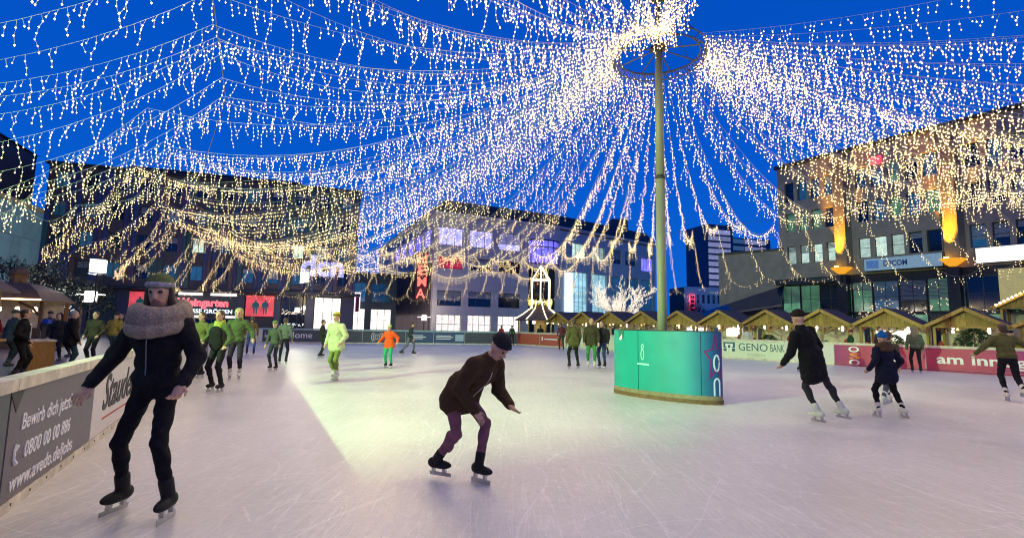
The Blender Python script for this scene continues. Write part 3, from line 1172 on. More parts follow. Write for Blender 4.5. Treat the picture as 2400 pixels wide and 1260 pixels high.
# shop sign
sg = MB().box(12.25, 18.3, 0.1, 0.5, 2.05, 4.0).build('shop_sign', mat('sign_black', (0.03, 0.03, 0.045), 0.3), t)
G_red = glow('sign_red', (1.0, 0.03, 0.05), 2.2)
G_wht = glow('sign_white', (0.85, 0.95, 1.0), 1.5)
lettering('Weingarten', 1.15, glow('sign_halo', (1.0, 0.35, 0.35), 1.0), t, 12.55, 0.085, 3.05, width=5.0, bold=0.05, extrude=0.01)
lettering('Weingarten', 1.15, G_red, t, 12.6, 0.06, 3.05, width=4.9, bold=0.012, extrude=0.012)
lettering('GROSSE GRÖSSEN', 0.62, G_wht, t, 12.6, 0.08, 2.28, width=5.3, bold=0.012, extrude=0.012)
for x0, x1, z0 in ((12.5, 14.8, 4.22), (15.6, 18.2, 4.24), (12.5, 14.9, 1.75), (16.3, 18.2, 1.78)):
    MB().box(x0, x1, 0.3, 0.56, z0, z0 + 0.28).build('light_strip', G_lit, t)
window(t, 22.9, 25.55, 0.5, 4.5, G_dark, nv=2, nh=0, depth=0.3)
window(t, 26.45, 29.45, 0.5, 4.45, mat('window_shop', (0.3, 0.3, 0.3), 0.2, var=0.35, vscale=0.8, emit=(1.0, 0.9, 0.78), estr=1.5), nv=2, depth=0.3)
window(t, 0.75, 3.85, 1.9, 4.5, G_dark, nv=2, nh=1, depth=0.3)
window(t, 4.55, 6.95, 0.4, 4.3, G_dark, nv=1, nh=1, depth=0.3)
window(t, 12.3, 18.3, 0.1, 1.7, G_dark, nv=4, depth=0.3)
M_deco = glow('shop_deco', (0.9, 1.0, 0.95), 1.3)
M_gold = glow('shop_gold', (1.0, 0.75, 0.45), 1.4)
for (x0, x1, z0, z1, n, mm) in ((0.85, 3.75, 2.0, 4.4, 46, M_deco), (23.0, 25.4, 2.3, 2.95, 26, M_gold), (26.5, 29.4, 2.0, 2.5, 16, M_gold), (23.0, 25.4, 0.9, 1.3, 18, M_deco)):
    d_ = MB()
    for _ in range(n):
        x, z = rs.uniform(x0, x1), rs.uniform(z0, z1)
        l_ = rs.uniform(0.08, 0.34)
        d_.beam((x, 0.27, z), (min(x + l_, x1), 0.27, min(z + l_ * rs.uniform(0.3, 0.8), z1)), 0.03, rs.uniform(0.04, 0.09))
    o = d_.build('window_decoration', mm, t)
    o['kind'] = 'stuff'
lettering('dcn', 3.3, mat('sign_lavender', (0.3, 0.3, 0.5), 0.4, emit=(0.30, 0.32, 0.66), estr=1.0), t, 24.75, -0.35, 7.0, width=4.8, bold=0.13, extrude=0.12)

# --- low link building between the panelled and the stone building
t, W = facade_root('link_building', 'low dark teal building between the panelled block and the stone department store', (-23.6, 74), (-17.2, 77))
W = round(W, 2)
wall_holes(W, 8.6, 0.4, [(0.6, 2.6, 4.6, 7.4), (3.4, 6.2, 4.6, 7.4), (0.6, 2.6, 0.3, 3.6), (3.4, 6.4, 0.3, 3.6)]).build('wall', mat('teal_cladding', (0.06, 0.10, 0.11), 0.5, var=0.2, vscale=2), t)
MB().box(0.0, W, 0.45, 9, 0, 8.58).build('core', M_plate, t)
MB().box(-0.2, W + 0.2, -0.2, 9, 8.62, 8.85).build('roof_slab', M_dark, t)
window(t, 0.6, 2.6, 4.6, 7.4, G_blue, nv=2)
window(t, 3.4, 6.2, 4.6, 7.4, G_blue, nv=2, nh=1)
window(t, 0.6, 2.6, 0.3, 3.6, G_lit, nv=1, nh=1)
window(t, 3.4, 6.4, 0.3, 3.6, G_lit, nv=2, nh=1)
MB().box(0.95, 1.75, -0.5, -0.12, 2.9, 5.9).build('blade_sign', glow('sign_pinkish', (1.0, 0.85, 0.95), 1.3), t)
MB().prism([(1.1, 3.1), (1.6, 3.1), (1.6, 5.7), (1.1, 5.7)], -0.52, -0.505).build('sign_print', mat('ink_red_dim', (0.4, 0.03, 0.08)), t)

# --- stone department store in the middle
M_stone = mat('pale_stone', (0.66, 0.58, 0.52), 0.7, var=0.16, vscale=0.7, bump=0.12, bscale=6)
M_stoneb = mat('grey_stone', (0.52, 0.54, 0.56), 0.65, var=0.15, vscale=0.7, bump=0.12, bscale=6)
store = thing('department_store', 'pale stone department store with violet lit top windows and dark roof edge', 'building', (-10.3, 67, -0.03), 0)


def sub_face(name, P, Q, holes, H, mat_, T=0.5):
    P, Q = Vector(P), Vector(Q)
    u = (Q - P).normalized()
    o = wall_holes(round((Q - P).length, 2), H, T, holes).build(name, mat_, store)
    o.location = (P.x + 10.3, P.y - 67, 0)
    o.rotation_euler = (0, 0, math.atan2(u.y, u.x))
    return o


A0, A1, A2, AL = (-10.3, 67), (7.1, 76), (25.5, 91), (-27.3, 105)
wins = []
for k, x in enumerate((0.65, 5.05, 9.55)):
    wins += [(x, x + 3.45, 12.1, 14.5, G_vwhite, 2, 0), (x, x + 3.45, 8.9, 10.55, G_dark if k else mat('window_red', (0.1, 0.02, 0.03), 0.15, var=0.6, vscale=1, emit=(0.55, 0.02, 0.07), estr=0.7), 2, 0),
             (x, x + 3.45, 4.0, 6.0, G_dark, 2, 0), (x, x + 3.45, 0.35, 2.85, G_lit, 3, 1)]
wins += [(14.3, 18.9, 4.0, 10.0, G_dark, 3, 2), (14.3, 18.9, 0.3, 3.1, G_dark, 3, 0)]
fa = sub_face('front_wall', A0, A1, [w_[:4] for w_ in wins], 16.1, M_stone)
for w_ in wins:
    window(fa, *w_[:5], nv=w_[5], nh=w_[6], depth=0.25)
# rounded violet bay window
bay = MB()
for i in range(8):
    a0, a1 = math.pi + math.pi * i / 8, math.pi + math.pi * (i + 1) / 8
    c_ = (16.7, 0.0)
    p0 = (c_[0] + 2.5 * math.cos(a0), c_[1] + 1.3 * math.sin(a0))
    p1 = (c_[0] + 2.5 * math.cos(a1), c_[1] + 1.3 * math.sin(a1))
    bay.add([(p0[0], p0[1], 10.6), (p1[0], p1[1], 10.6), (p1[0], p1[1], 13.8), (p0[0], p0[1], 13.8)], [(0, 1, 2, 3)])
bo = bay.build('bay_window', G_violet, fa)
bt = MB()
for i in range(9):
    a0 = math.pi + math.pi * i / 8
    p0 = (16.7 + 2.52 * math.cos(a0), 1.32 * math.sin(a0))
    bt.beam((p0[0], p0[1], 10.5), (p0[0], p0[1], 13.9), 0.1, 0.1)
for z in (10.45, 12.9, 13.95):
    bt.tube([(16.7 + 2.54 * math.cos(math.pi + math.pi * i / 16), 1.34 * math.sin(math.pi + math.pi * i / 16), z) for i in range(17)], 0.08, 5)
bt.build('bay_frame', M_frame, bo)
wins = []
for x, pn in ((2.6, G_pale), (7.2, G_pale), (11.5, G_dark), (15.4, G_dark)):
    wins.append((x, x + 2.9, 12.0, 14.3, pn, 2, 0))
wins.append((19.7, 23.2, 11.4, 13.7, G_violet, 3, 0))
for x, pn in ((2.6, G_cyan), (7.2, G_cyan), (11.8, G_blue), (15.6, G_blue), (19.6, G_blue)):
    wins.append((x, x + 3.4, 3.0, 9.9, pn, 3, 2))
for x in (2.6, 7.2, 11.8, 15.6, 19.6):
    wins.append((x, x + 3.4, 0.3, 2.5, G_lit if x < 9 else G_blue, 2, 0))
fb = sub_face('curved_wing_wall', A1, A2, [w_[:4] for w_ in wins], 15.9, M_stoneb)
for w_ in wins:
    window(fb, *w_[:5], nv=w_[5], nh=w_[6], fm=M_framel, depth=0.2)
MB().box(1.0, 2.4, -0.4, -0.05, 3.4, 9.6).build('light_banner', glow('banner_cyan', (0.75, 0.97, 1.0), 1.3), fb)
# side wall, seen at a slant: the panel faces the rink from the far end towards the corner
wins = []
LS = math.dist(AL, A0)
for k in range(5):
    x = LS - 6.0 - k * 5.0
    wins.append((round(x, 2), round(x + 4.0, 2), 12.1, 14.6, G_violet, 4, 0))
fl = sub_face('side_wall', AL, A0, [w_[:4] for w_ in wins] + [(6, round(LS - 0.8, 2), 0.4, 9.6)], 16.1, M_stone)
for w_ in wins:
    window(fl, *w_[:5], nv=w_[5], nh=w_[6], depth=0.2)
gw = MB().box(6.05, LS - 0.85, 0.3, 0.36, 0.45, 9.55).build('curtain_glass', mat('curtain_glass', (0.05, 0.05, 0.06), 0.12, var=0.4, vscale=0.6, spec=0.8), fl)
MB().box(8, LS - 1.2, 0.24, 0.29, 0.5, 2.9).build('shop_glow', G_lit, fl)
fin = MB().box(0, 0.12, -0.15, 0.28, 0.4, 9.6).mesh('fin', mat('fin_bronze', (0.13, 0.10, 0.11), 0.4, var=0.15))
for k in range(22):
    inst('fin', fin, fl, (LS - 1.4 - k * 1.5, 0, 0))
poly = [(p_[0] + 10.3, p_[1] - 67) for p_ in (A0, A1, A2, (20, 118), AL)]
cx_ = sum(p_[0] for p_ in poly) / 5
cy_ = sum(p_[1] for p_ in poly) / 5
inner = [(cx_ + (x - cx_) * 0.972, cy_ + (y - cy_) * 0.972) for x, y in poly]
core2 = [(cx_ + (x - cx_) * 0.955, cy_ + (y - cy_) * 0.955) for x, y in poly]
outer = [(cx_ + (x - cx_) * 1.012, cy_ + (y - cy_) * 1.012) for x, y in poly]
MB().slab(core2, 0, 16.05).build('core', M_plate, store)
MB().slab(outer, 16.12, 16.5).build('cornice', M_stone, store)
n5 = len(poly)
v_ = [(x, y, 16.52) for x, y in outer] + [(cx_ + (x - cx_) * 0.93, cy_ + (y - cy_) * 0.93, 18.4) for x, y in poly]
MB().add(v_, [(i, (i + 1) % n5, (i + 1) % n5 + n5, i + n5) for i in range(n5)] + [tuple(range(n5, 2 * n5))]).build('mansard_roof', mat('roof_dark', (0.03, 0.026, 0.028), 0.6, var=0.3), store)
MB().box(28, 31, 24, 27, 16.0, 21.0).build('roof_plant', mat('plant_grey', (0.07, 0.08, 0.1)), store)
bpy.context.view_layer.update()
for face in (fa, fb, fl):
    for ch in list(face.children):
        mw = face.matrix_basis @ ch.matrix_basis
        ch.parent = store
        ch.matrix_basis = mw
# projecting vertical letters on the corner
hs_ = thing('letter_sign', 'red glowing vertical letters HEMA hanging at the store corner', 'sign', (-12.0, 68.2, 0), R(8))
MB().box(-0.75, 0.75, 0.05, 0.2, 4.7, 11.0).build('backing', mat('sign_rust', (0.15, 0.02, 0.02), 0.5), hs_)
MB().box(0.75, 1.9, 0.1, 0.16, 10.2, 10.3).box(0.75, 1.9, 0.1, 0.16, 5.2, 5.3).build('bracket', M_dark, hs_)
for k, ch in enumerate('HEMA'):
    lettering(ch, 1.75, glow('letter_red', (1.0, 0.10, 0.02), 1.6), hs_, -0.62, 0.02, 9.6 - 1.55 * k, width=1.15, bold=0.03, extrude=0.02)

# --- brown stone bank building, right
t, W0 = facade_root('stone_office', 'brown stone office block with amber uplit columns and dusky windows', (32.06, 61), (43.75, 42.3))
M_brown = mat('brown_stone', (0.44, 0.33, 0.23), 0.75, var=0.2, vscale=0.8, bump=0.2, bscale=5)
W = 34.0
wins = []
bay_x = [(0.9, 4, 1.05, 1.48), (8.55, 5, 1.12, 1.5), (17.75, 4, 1.12, 1.55), (26.2, 5, 1.12, 1.5)]
for x0, n, ww, pitch in bay_x:
    for k in range(n):
        x = x0 + k * pitch
        for r_, (z0, z1) in enumerate(((16.7, 19.0), (13.1, 15.3), (9.3, 11.4))):
            if r_ == 2:
                pn = G_pale if (x < 12 and rs.random() < 0.8) else (G_blue if rs.random() < 0.5 else G_dark)
            else:
                pn = G_blue if rs.random() < (0.75 if x > 17 else 0.5) else (G_green if rs.random() < 0.35 else G_dark)
            wins.append((round(x, 2), round(x + ww, 2), z0, z1, pn))
fo = wall_holes(W, 21.0, 0.5, [w_[:4] for w_ in wins], 0, 7.6).build('wall', M_brown, t)
for w_ in wins:
    window(t, *w_[:5], nv=0, nh=1 if rs.random() < 0.5 else 0, depth=0.28)
MB().box(0.0, W, 0.55, 18, 0, 20.9).build('core', M_plate, t)
MB().box(-0.2, W, -0.3, 18, 21.02, 21.4).build('roof_edge', mat('roof_rim', (0.05, 0.045, 0.045)), t)
M_colm = mat('column_stone', (0.30, 0.22, 0.13), 0.7, var=0.2, vscale=1.2, bump=0.2, bscale=6)
for cx in (7.15, 16.6, 25.2):
    c_ = MB().slab([(cx - 0.85, 0.0), (cx - 0.55, -0.75), (cx + 0.55, -0.75), (cx + 0.85, 0.0)], 8.3, 20.9).build('column', M_colm, t)
    MB().lathe([(0.3, 7.7), (0.8, 8.1), (1.05, 8.32), (0.95, 8.36), (0.2, 8.2)], 16, (cx, -0.75)).build('uplight_bowl', mat('bowl_glass', (0.3, 0.2, 0.06), 0.4, emit=(1.0, 0.42, 0.02), estr=0.9), c_)
    if cx < 25:
        ld = bpy.data.lights.new('column_uplight', 'SPOT')
        ld.energy = 32000
        ld.color = (1.0, 0.48, 0.015)
        ld.spot_size = R(40)
        ld.spot_blend = 1.0
        ld.shadow_soft_size = 0.15
        lo = bpy.data.objects.new('column_uplight', ld)
        lo.location = (cx - 0.2, -1.35, 8.5)
        lo.rotation_euler = (R(180) - 0.10, 0, 0)
        link(lo, t)
        MB().lathe([(0.12, 8.38), (0.2, 8.42), (0.2, 8.5), (0.1, 8.52)], 12, (cx - 0.3, -1.2)).build('uplight_lens', glow('uplight_glow', (1.0, 0.6, 0.1), 12.0), c_)
    MB().box(cx - 0.45, cx + 0.45, -0.9, 0.4, 0, 7.6).build('pier', M_dark, t)
# glazed lower storeys
gl_mats = [G_green, G_green, G_dark, G_green, G_green, G_blue, G_dark, G_green, G_blue, G_dark, G_green, G_dark]
xs_ = [0.1, 2.3, 4.5, 6.65, 7.75, 9.7, 12.0, 14.3, 16.05, 17.2, 19.6, 22.0, 24.4]
for i in range(12):
    window(t, xs_[i] + 0.04, xs_[i + 1] - 0.04, 3.6, 6.75, gl_mats[i], nv=1, nh=1, depth=-0.02)
    window(t, xs_[i] + 0.04, xs_[i + 1] - 0.04, 0.1, 3.4, G_dark if i % 3 else G_green, nv=1, depth=-0.02)
MB().box(0, W, 0.1, 0.5, 0, 7.58).build('glazing_wall', M_dark, t)
MB().box(-0.1, 7.2, -1.2, -0.05, 6.85, 7.5).build('fascia', mat('fascia_dark', (0.05, 0.05, 0.05)), t)
dc = MB()
for _ in range(120):
    x = rs.uniform(8, 24)
    z = 3.9 + 0.5 * math.sin(x * 1.3) + rs.uniform(-0.35, 0.5)
    dc.box(x, x + 0.07, -0.14, -0.07, z, z + 0.07)
o = dc.build('window_lights', M_gold, t)
o['kind'] = 'stuff'
sg = MB().box(9.6, 16.0, -1.35, -1.2, 7.75, 8.95).build('fascia_sign', mat('sign_pale_blue', (0.25, 0.35, 0.42), 0.4, emit=(0.22, 0.34, 0.42), estr=0.55), t)
MB().box(9.8, 10.9, -1.37, -1.352, 7.95, 8.75).build('sign_badge', mat('sign_blue', (0.1, 0.2, 0.42), 0.4, emit=(0.1, 0.22, 0.5), estr=0.4), sg)
lettering('DPCOM', 0.75, mat('sign_ink', (0.03, 0.07, 0.25)), sg, 11.3, -1.36, 8.1, width=2.0, bold=0.02)
MB().box(9.5, 16.1, -1.19, 0.0, 7.7, 9.0).build('sign_box', M_dark, t)
MB().box(18.2, 24.6, -0.5, -0.35, 7.85, 9.15).build('lit_sign', glow('sign_plain_white', (0.96, 0.96, 1.0), 1.3), t)
MB().box(18.1, 24.7, -0.34, 0.0, 7.8, 9.2).build('lit_sign_box', M_dark, t)
MB().box(19.6, 21.6, -0.6, -0.45, 4.3, 7.2).build('yellow_banner', mat('banner_yellow', (0.45, 0.38, 0.16), 0.5, emit=(0.5, 0.42, 0.16), estr=0.6), t)
# small red sign high on the wall
sr = MB().box(10.25, 11.2, -0.25, -0.05, 18.9, 19.7).build('red_badge', glow('badge_red', (1.0, 0.03, 0.05), 1.6), t)

# --- lower windowless stone block and sloping glass roof beside it
t, W = facade_root('stone_annex', 'windowless brown stone annex with a sloping dark glass roof in front', (26.7, 66), (32.4, 60.6))
W = round(W, 2)
MB().box(0, W, 0, 12, 0, 11.1).build('wall', M_brown, t)
MB().box(-0.15, W - 0.02, -0.15, 12, 11.12, 11.35).build('coping', mat('coping', (0.1, 0.085, 0.07)), t)
MB().add([(-3, -5.5, 2.6), (W + 1, -5.5, 4.4), (W - 0.1, -0.2, 6.9), (-1, -0.2, 4.0), (-3, -5.5, 2.4), (W + 1, -5.5, 4.2), (W - 0.1, -0.2, 6.7), (-1, -0.2, 3.8)],
         [(0, 1, 2, 3), (7, 6, 5, 4), (0, 4, 5, 1), (1, 5, 6, 2), (2, 6, 7, 3), (3, 7, 4, 0)]).build('glass_roof', mat('glass_roof', (0.02, 0.03, 0.06), 0.15, spec=0.8), t)
for x in (-2.6, 0.6, 3.6, W + 0.4):
    zt = 2.4 + (x + 3) / (W + 4) * 1.8
    MB().tube([(x, -5.3, 0), (x, -5.3, zt)], 0.08, 8).build('column', M_dark, t)

# --- far high-rise and office behind
t, W = facade_root('office_tower', 'distant high-rise tower with bright horizontal window bands', (76.8, 200), (87.1, 203))
MB().box(0, 12, 0, 14, 0, 43).build('body', mat('tower_dark', (0.07, 0.09, 0.14), 0.5), t)
M_band = mat('tower_band', (0.3, 0.3, 0.36), 0.4, var=0.25, vscale=0.8, emit=(0.46, 0.48, 0.74), estr=0.38, rnd=0.3)
bm = MB().box(0.3, 10.6, -0.25, -0.02, 0, 1.75).mesh('window_band', M_band)
for k in range(15):
    inst('window_band', bm, t, (0, 0, 3.4 + 2.55 * k))
MB().box(13.4, 34, 4, 18, 0, 39.2).build('rear_wing', mat('tower_dark2', (0.07, 0.09, 0.14), 0.5), t)
bm2 = MB().box(21.0, 31.5, 3.75, 3.98, 0, 1.75).mesh('window_band', M_band)
bm3 = MB().box(14.5, 20.5, 3.75, 3.98, 0, 1.75).mesh('window_band', mat('tower_band_dim', (0.05, 0.08, 0.14), 0.3, emit=(0.05, 0.12, 0.25), estr=0.6))
for k in range(12):
    inst('window_band', bm2, t, (0, 0, 5 + 2.9 * k))
    inst('window_band', bm3, t, (0, 0, 5 + 2.9 * k))
t, W = facade_root('distant_office', 'distant pale blue office with a red vertical sign below the tower', (40.5, 120), (54.0, 122))
W = round(W, 2)
hol = [(round(x, 2), round(x + 0.7, 2), z, z + 2.0) for z in (4.0, 7.6) for x in np.arange(3.0, 12.6, 1.3)]
wall_holes(W, 11.4, 0.4, hol).build('wall', mat('pale_blue_wall', (0.66, 0.70, 0.74), 0.6, var=0.12), t)
MB().box(0, W, 0.42, 8, 0, 11.35).build('core', M_plate, t)
for i, h in enumerate(hol):
    window(t, *h, (G_lit if i in (6, 7, 15) else G_dark), nv=0, fm=M_framel)
MB().box(1.0, 2.2, -0.5, -0.05, 3.4, 9.6).build('red_sign', glow('sign_crimson', (1.0, 0.04, 0.12), 1.0), t)
sb = MB()
for k in range(6):
    sb.box(1.15, 2.05, -0.53, -0.51, 3.7 + k, 4.3 + k)
sb.build('sign_print', mat('print_dark_red', (0.25, 0.01, 0.03)), t)

# --- pale glass building at the left edge with a darker storey above
t, W = facade_root('glass_building', 'pale glass fronted building at the square corner with dark storeys on top', (-39.5, 27.5), (-48.4, 52.2))
W = round(W, 2)
M_gp = mat('pale_glass_panel', (0.13, 0.20, 0.23), 0.2, var=0.18, vscale=0.7, emit=(0.10, 0.19, 0.22), estr=0.4, rnd=0.12)
gp = MB().box(0.02, 1.72, 0, 0.06, 0, 2.95).mesh('glass_panel', M_gp)
for f_ in range(4):
    for k in range(15):
        inst('glass_panel', gp, t, (k * 1.75, 0, 0.1 + f_ * 3.0))
MB().box(0, W, 0.08, 14, 0, 12.1).build('core', M_plate, t)
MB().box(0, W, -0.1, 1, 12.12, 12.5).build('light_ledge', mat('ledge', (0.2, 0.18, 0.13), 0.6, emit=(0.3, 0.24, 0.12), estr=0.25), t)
MB().box(0, W - 0.05, 1.1, 14, 12.12, 18.0).build('upper_storeys', mat('slate_wall', (0.035, 0.035, 0.045), 0.6), t)
MB().add([(0, 0.9, 18.02), (W - 0.05, 0.9, 18.02), (W - 0.05, 14, 18.02), (0, 14, 18.02), (0, 4, 21.5), (W - 3, 4, 20.0), (W - 3, 14, 20.0), (0, 14, 21.5)],
         [(0, 1, 5, 4), (1, 2, 6, 5), (2, 3, 7, 6), (3, 0, 4, 7), (4, 5, 6, 7)]).build('roof', M_black, t)

# ---------------------------------------------------------------- market stalls behind the stall-side boards
nR = Vector((-uR.y, uR.x))
nR = nR if nR.dot(Vector((1, 1))) > 0 else -nR
aR = math.atan2(uR.y, uR.x)
M_tarp = mat('stall_back', (0.55, 0.5, 0.42), 0.7, var=0.35, vscale=1.4)
M_tube = glow('stall_tube', (1.0, 0.80, 0.50), 24.0)


M_menu = glow('menu_board', (1.0, 0.93, 0.82), 1.4)
M_orn_r = mat('ornament_red', (0.5, 0.03, 0.02), 0.25)
M_orn_g = mat('ornament_green', (0.05, 0.25, 0.06), 0.25)
M_orn_y = glow('ornament_lit', (1.0, 0.7, 0.25), 2.5)


def stall(s_, back, peak, eave, half, depth, label, group, lit_edge=False, tube=True):
    q = BF1 + uR * s_ + nR * back
    t = thing('market_stall', label, 'market stall', (q.x, q.y, -0.03), aR, group)
    sl = math.atan2(peak - eave, half)
    for sx in (-1, 1):
        for y in (0.08, depth - 0.08):
            MB().box(sx * (half - 0.22) - 0.05, sx * (half - 0.22) + 0.05, y - 0.05, y + 0.05, 0, eave + 0.12).build('post', M_wood, t)
        e = half + 0.12
        ze = eave - 0.12 * math.tan(sl)
        MB().add([(0, -0.35, peak + 0.02), (sx * e, -0.35, ze + 0.02), (sx * e, depth + 0.1, ze + 0.02), (0, depth + 0.1, peak + 0.02),
                  (0, -0.35, peak + 0.08), (sx * e, -0.35, ze + 0.08), (sx * e, depth + 0.1, ze + 0.08), (0, depth + 0.1, peak + 0.08)],
                 [(0, 1, 2, 3), (7, 6, 5, 4), (0, 4, 5, 1), (1, 5, 6, 2), (2, 6, 7, 3), (3, 7, 4, 0)]).build('roof_slope', M_roof, t)
        MB().beam((sx * 0.005, -0.37, peak - 0.02), (sx * (e + 0.02), -0.37, ze - 0.02), 0.035, 0.15).build('bargeboard', M_wood, t)
        MB().beam((0, 0.0, eave - 0.42), (sx * half * 0.52, 0.0, eave - 0.02), 0.05, 0.07).build('strut', M_wood, t)
    MB().box(-half + 0.1, half - 0.1, -0.03, 0.06, eave - 0.08, eave).build('tie_beam', M_wood, t)
    MB().box(-0.045, 0.045, -0.04, 0.05, eave - 0.48, eave - 0.085).build('king_post', M_wood, t)
    n = 14
    w = (2 * half - 0.3) / n
    for k in range(n):
        x0 = -half + 0.15 + k * w
        z0, z1 = [peak - abs(x) * math.tan(sl) - 0.03 for x in (x0 + 0.004, x0 + w - 0.004)]
        if max(z0, z1) - eave < 0.03:
            continue
        MB().prism([(x0 + 0.004, eave + 0.002), (x0 + w - 0.004, eave + 0.002), (x0 + w - 0.004, max(z1, eave + 0.01)), (x0 + 0.004, max(z0, eave + 0.01))],
                   -0.02 + 0.006 * (k % 3), 0.01 + 0.006 * (k % 3)).build('plank', M_wood, t)
    MB().box(-half + 0.2, half - 0.2, 0.05, 0.5, 0.0, 0.95).build('counter', M_woodd, t)
    MB().box(-half + 0.1, half - 0.1, depth - 0.06, depth, 0.0, eave).build('back_wall', M_tarp, t)
    if tube:
        for sx in (-0.45, 0.45):
            MB().tube([(sx * half, 0.85, eave - 0.30), (sx * half, 0.85, eave - 0.04)], 0.045, 8).build('lamp_tube', M_tube, t)
    rr_ = random.Random(int(s_ * 10))
    if int(s_ * 10) % 2:
        MB().box(-0.75 + rr_.uniform(-0.3, 0.3), 0.35 + rr_.uniform(-0.2, 0.5), depth - 0.12, depth - 0.07, 1.15, 1.65).build('menu_board', M_menu, t)
    for k in range(7):
        x = -half + 0.35 + k * (2 * half - 0.7) / 6
        zz = eave - 0.14 - 0.05 * (k % 2)
        MB().lathe([(0.012, zz - 0.05), (0.045, zz - 0.02), (0.045, zz + 0.02), (0.01, zz + 0.06)], 8, (x, 0.16)).build('hanging_ornament', [M_orn_r, M_orn_g, M_orn_y][k % 3], t)
    for k in range(5):
        x = -half + 0.4 + k * (2 * half - 0.8) / 4
        w_, h_ = rr_.uniform(0.12, 0.25), rr_.uniform(0.12, 0.35)
        g = MB()
        g.lathe([(w_ * 0.4, 0.952), (w_ * 0.5, 0.96 + h_ * 0.6), (w_ * 0.25, 0.955 + h_ * 0.8), (w_ * 0.28, 0.955 + h_)], 10, (x, 0.25))
        o = g.build('ware_jar', mat('ware_%d' % (k % 4), [(0.4, 0.05, 0.04), (0.5, 0.35, 0.1), (0.08, 0.2, 0.1), (0.6, 0.5, 0.4)][k % 4], 0.4), t)
    if lit_edge:
        for sx in (-1, 1):
            for k in range(11):
                f_ = (k + 0.4) / 11
                b_ = MB()
                b_.lathe([(0.01, -0.045), (0.045, -0.02), (0.05, 0.02), (0.02, 0.05)], 8)
                b_.build('edge_bulb', M_warm, t, loc=(sx * half * f_, -0.45, peak - (peak - eave) * f_ + 0.06))
    return t


gs = 'wooden market stalls in a row behind the boards'
order = ['pavilion end', 'pavilion end', 'pavilion end', 'pavilion end', 'middle', 'middle', 'middle', 'middle', 'pink board end', 'pink board end', 'pink board end', 'pink board end']
names_s = ['first', 'second', 'third', 'fourth', 'fifth', 'sixth', 'seventh', 'eighth', 'ninth', 'tenth', 'eleventh', 'twelfth']
for i, s_ in enumerate((2.2, 4.8, 7.45, 10.2, 12.95, 15.7, 18.45, 21.2, 23.95, 26.8, 29.6, 32.4)):
    stall(s_, 2.6, 2.64, 1.88, 1.34, 2.0, f'gabled wooden market stall, {names_s[i]} in the row counting from the lit pavilion', gs)
stall(28.6, 9.6, 3.95, 2.95, 1.7, 2.6, 'taller dark wooden stall with light bulbs along its gable edges', None, lit_edge=True, tube=False)

# dark fir greenery on and behind the boards
M_needle = mat('fir_green', (0.02, 0.05, 0.02), 0.7, var=0.5, vscale=8)


def fir_bush(name, label, loc, r, h, n, seed, cat='bush'):
    rr_ = random.Random(seed)
    t = thing(name, label, cat, loc)
    MB().tube([(0, 0, 0), (0, 0, h * 0.8)], [0.04, 0.015], 6).build('stem', M_woodd, t)
    mb = MB()
    for _ in range(n):
        f_ = rr_.random()
        z = h * (0.08 + 0.92 * f_)
        rad = r * math.sqrt(max(0.0, 1.0 - f_ ** 3)) * math.sqrt(rr_.random())
        a = rr_.uniform(0, 2 * math.pi)
        p = Vector((rad * math.cos(a), rad * math.sin(a), z))
        d = Vector((math.cos(a), math.sin(a), rr_.uniform(-0.3, 0.7))).normalized() * rr_.uniform(0.08, 0.16)
        sd = d.cross(Vector((0, 0, 1))).normalized() * rr_.uniform(0.012, 0.03)
        mb.add([p - sd, p + sd, p + d], [(0, 1, 2)])
        mb.add([p + Vector((0, 0, 0.02)), p - Vector((0, 0, 0.02)), p + d * 0.9], [(0, 1, 2)])
    mb.build('foliage', M_needle, t)
    return t


q = BF1 + uR * 27.3 + nR * 0.75
fir_bush('fir_bush', 'dark fir bush behind the am innogy board', (q.x, q.y, -0.03), 0.75, 1.75, 1800, 4)
q = BF1 + uR * 24.6 + nR * 0.8
fir_bush('fir_bush', 'dark fir bush behind the magenta board with vertical letters', (q.x, q.y, -0.03), 0.5, 1.45, 1000, 6)
q = BF1 + uR * 19.2 + nR * 0.8
fir_bush('fir_bush', 'low dark fir bush behind the bank board', (q.x, q.y, -0.03), 0.6, 1.3, 1000, 8)

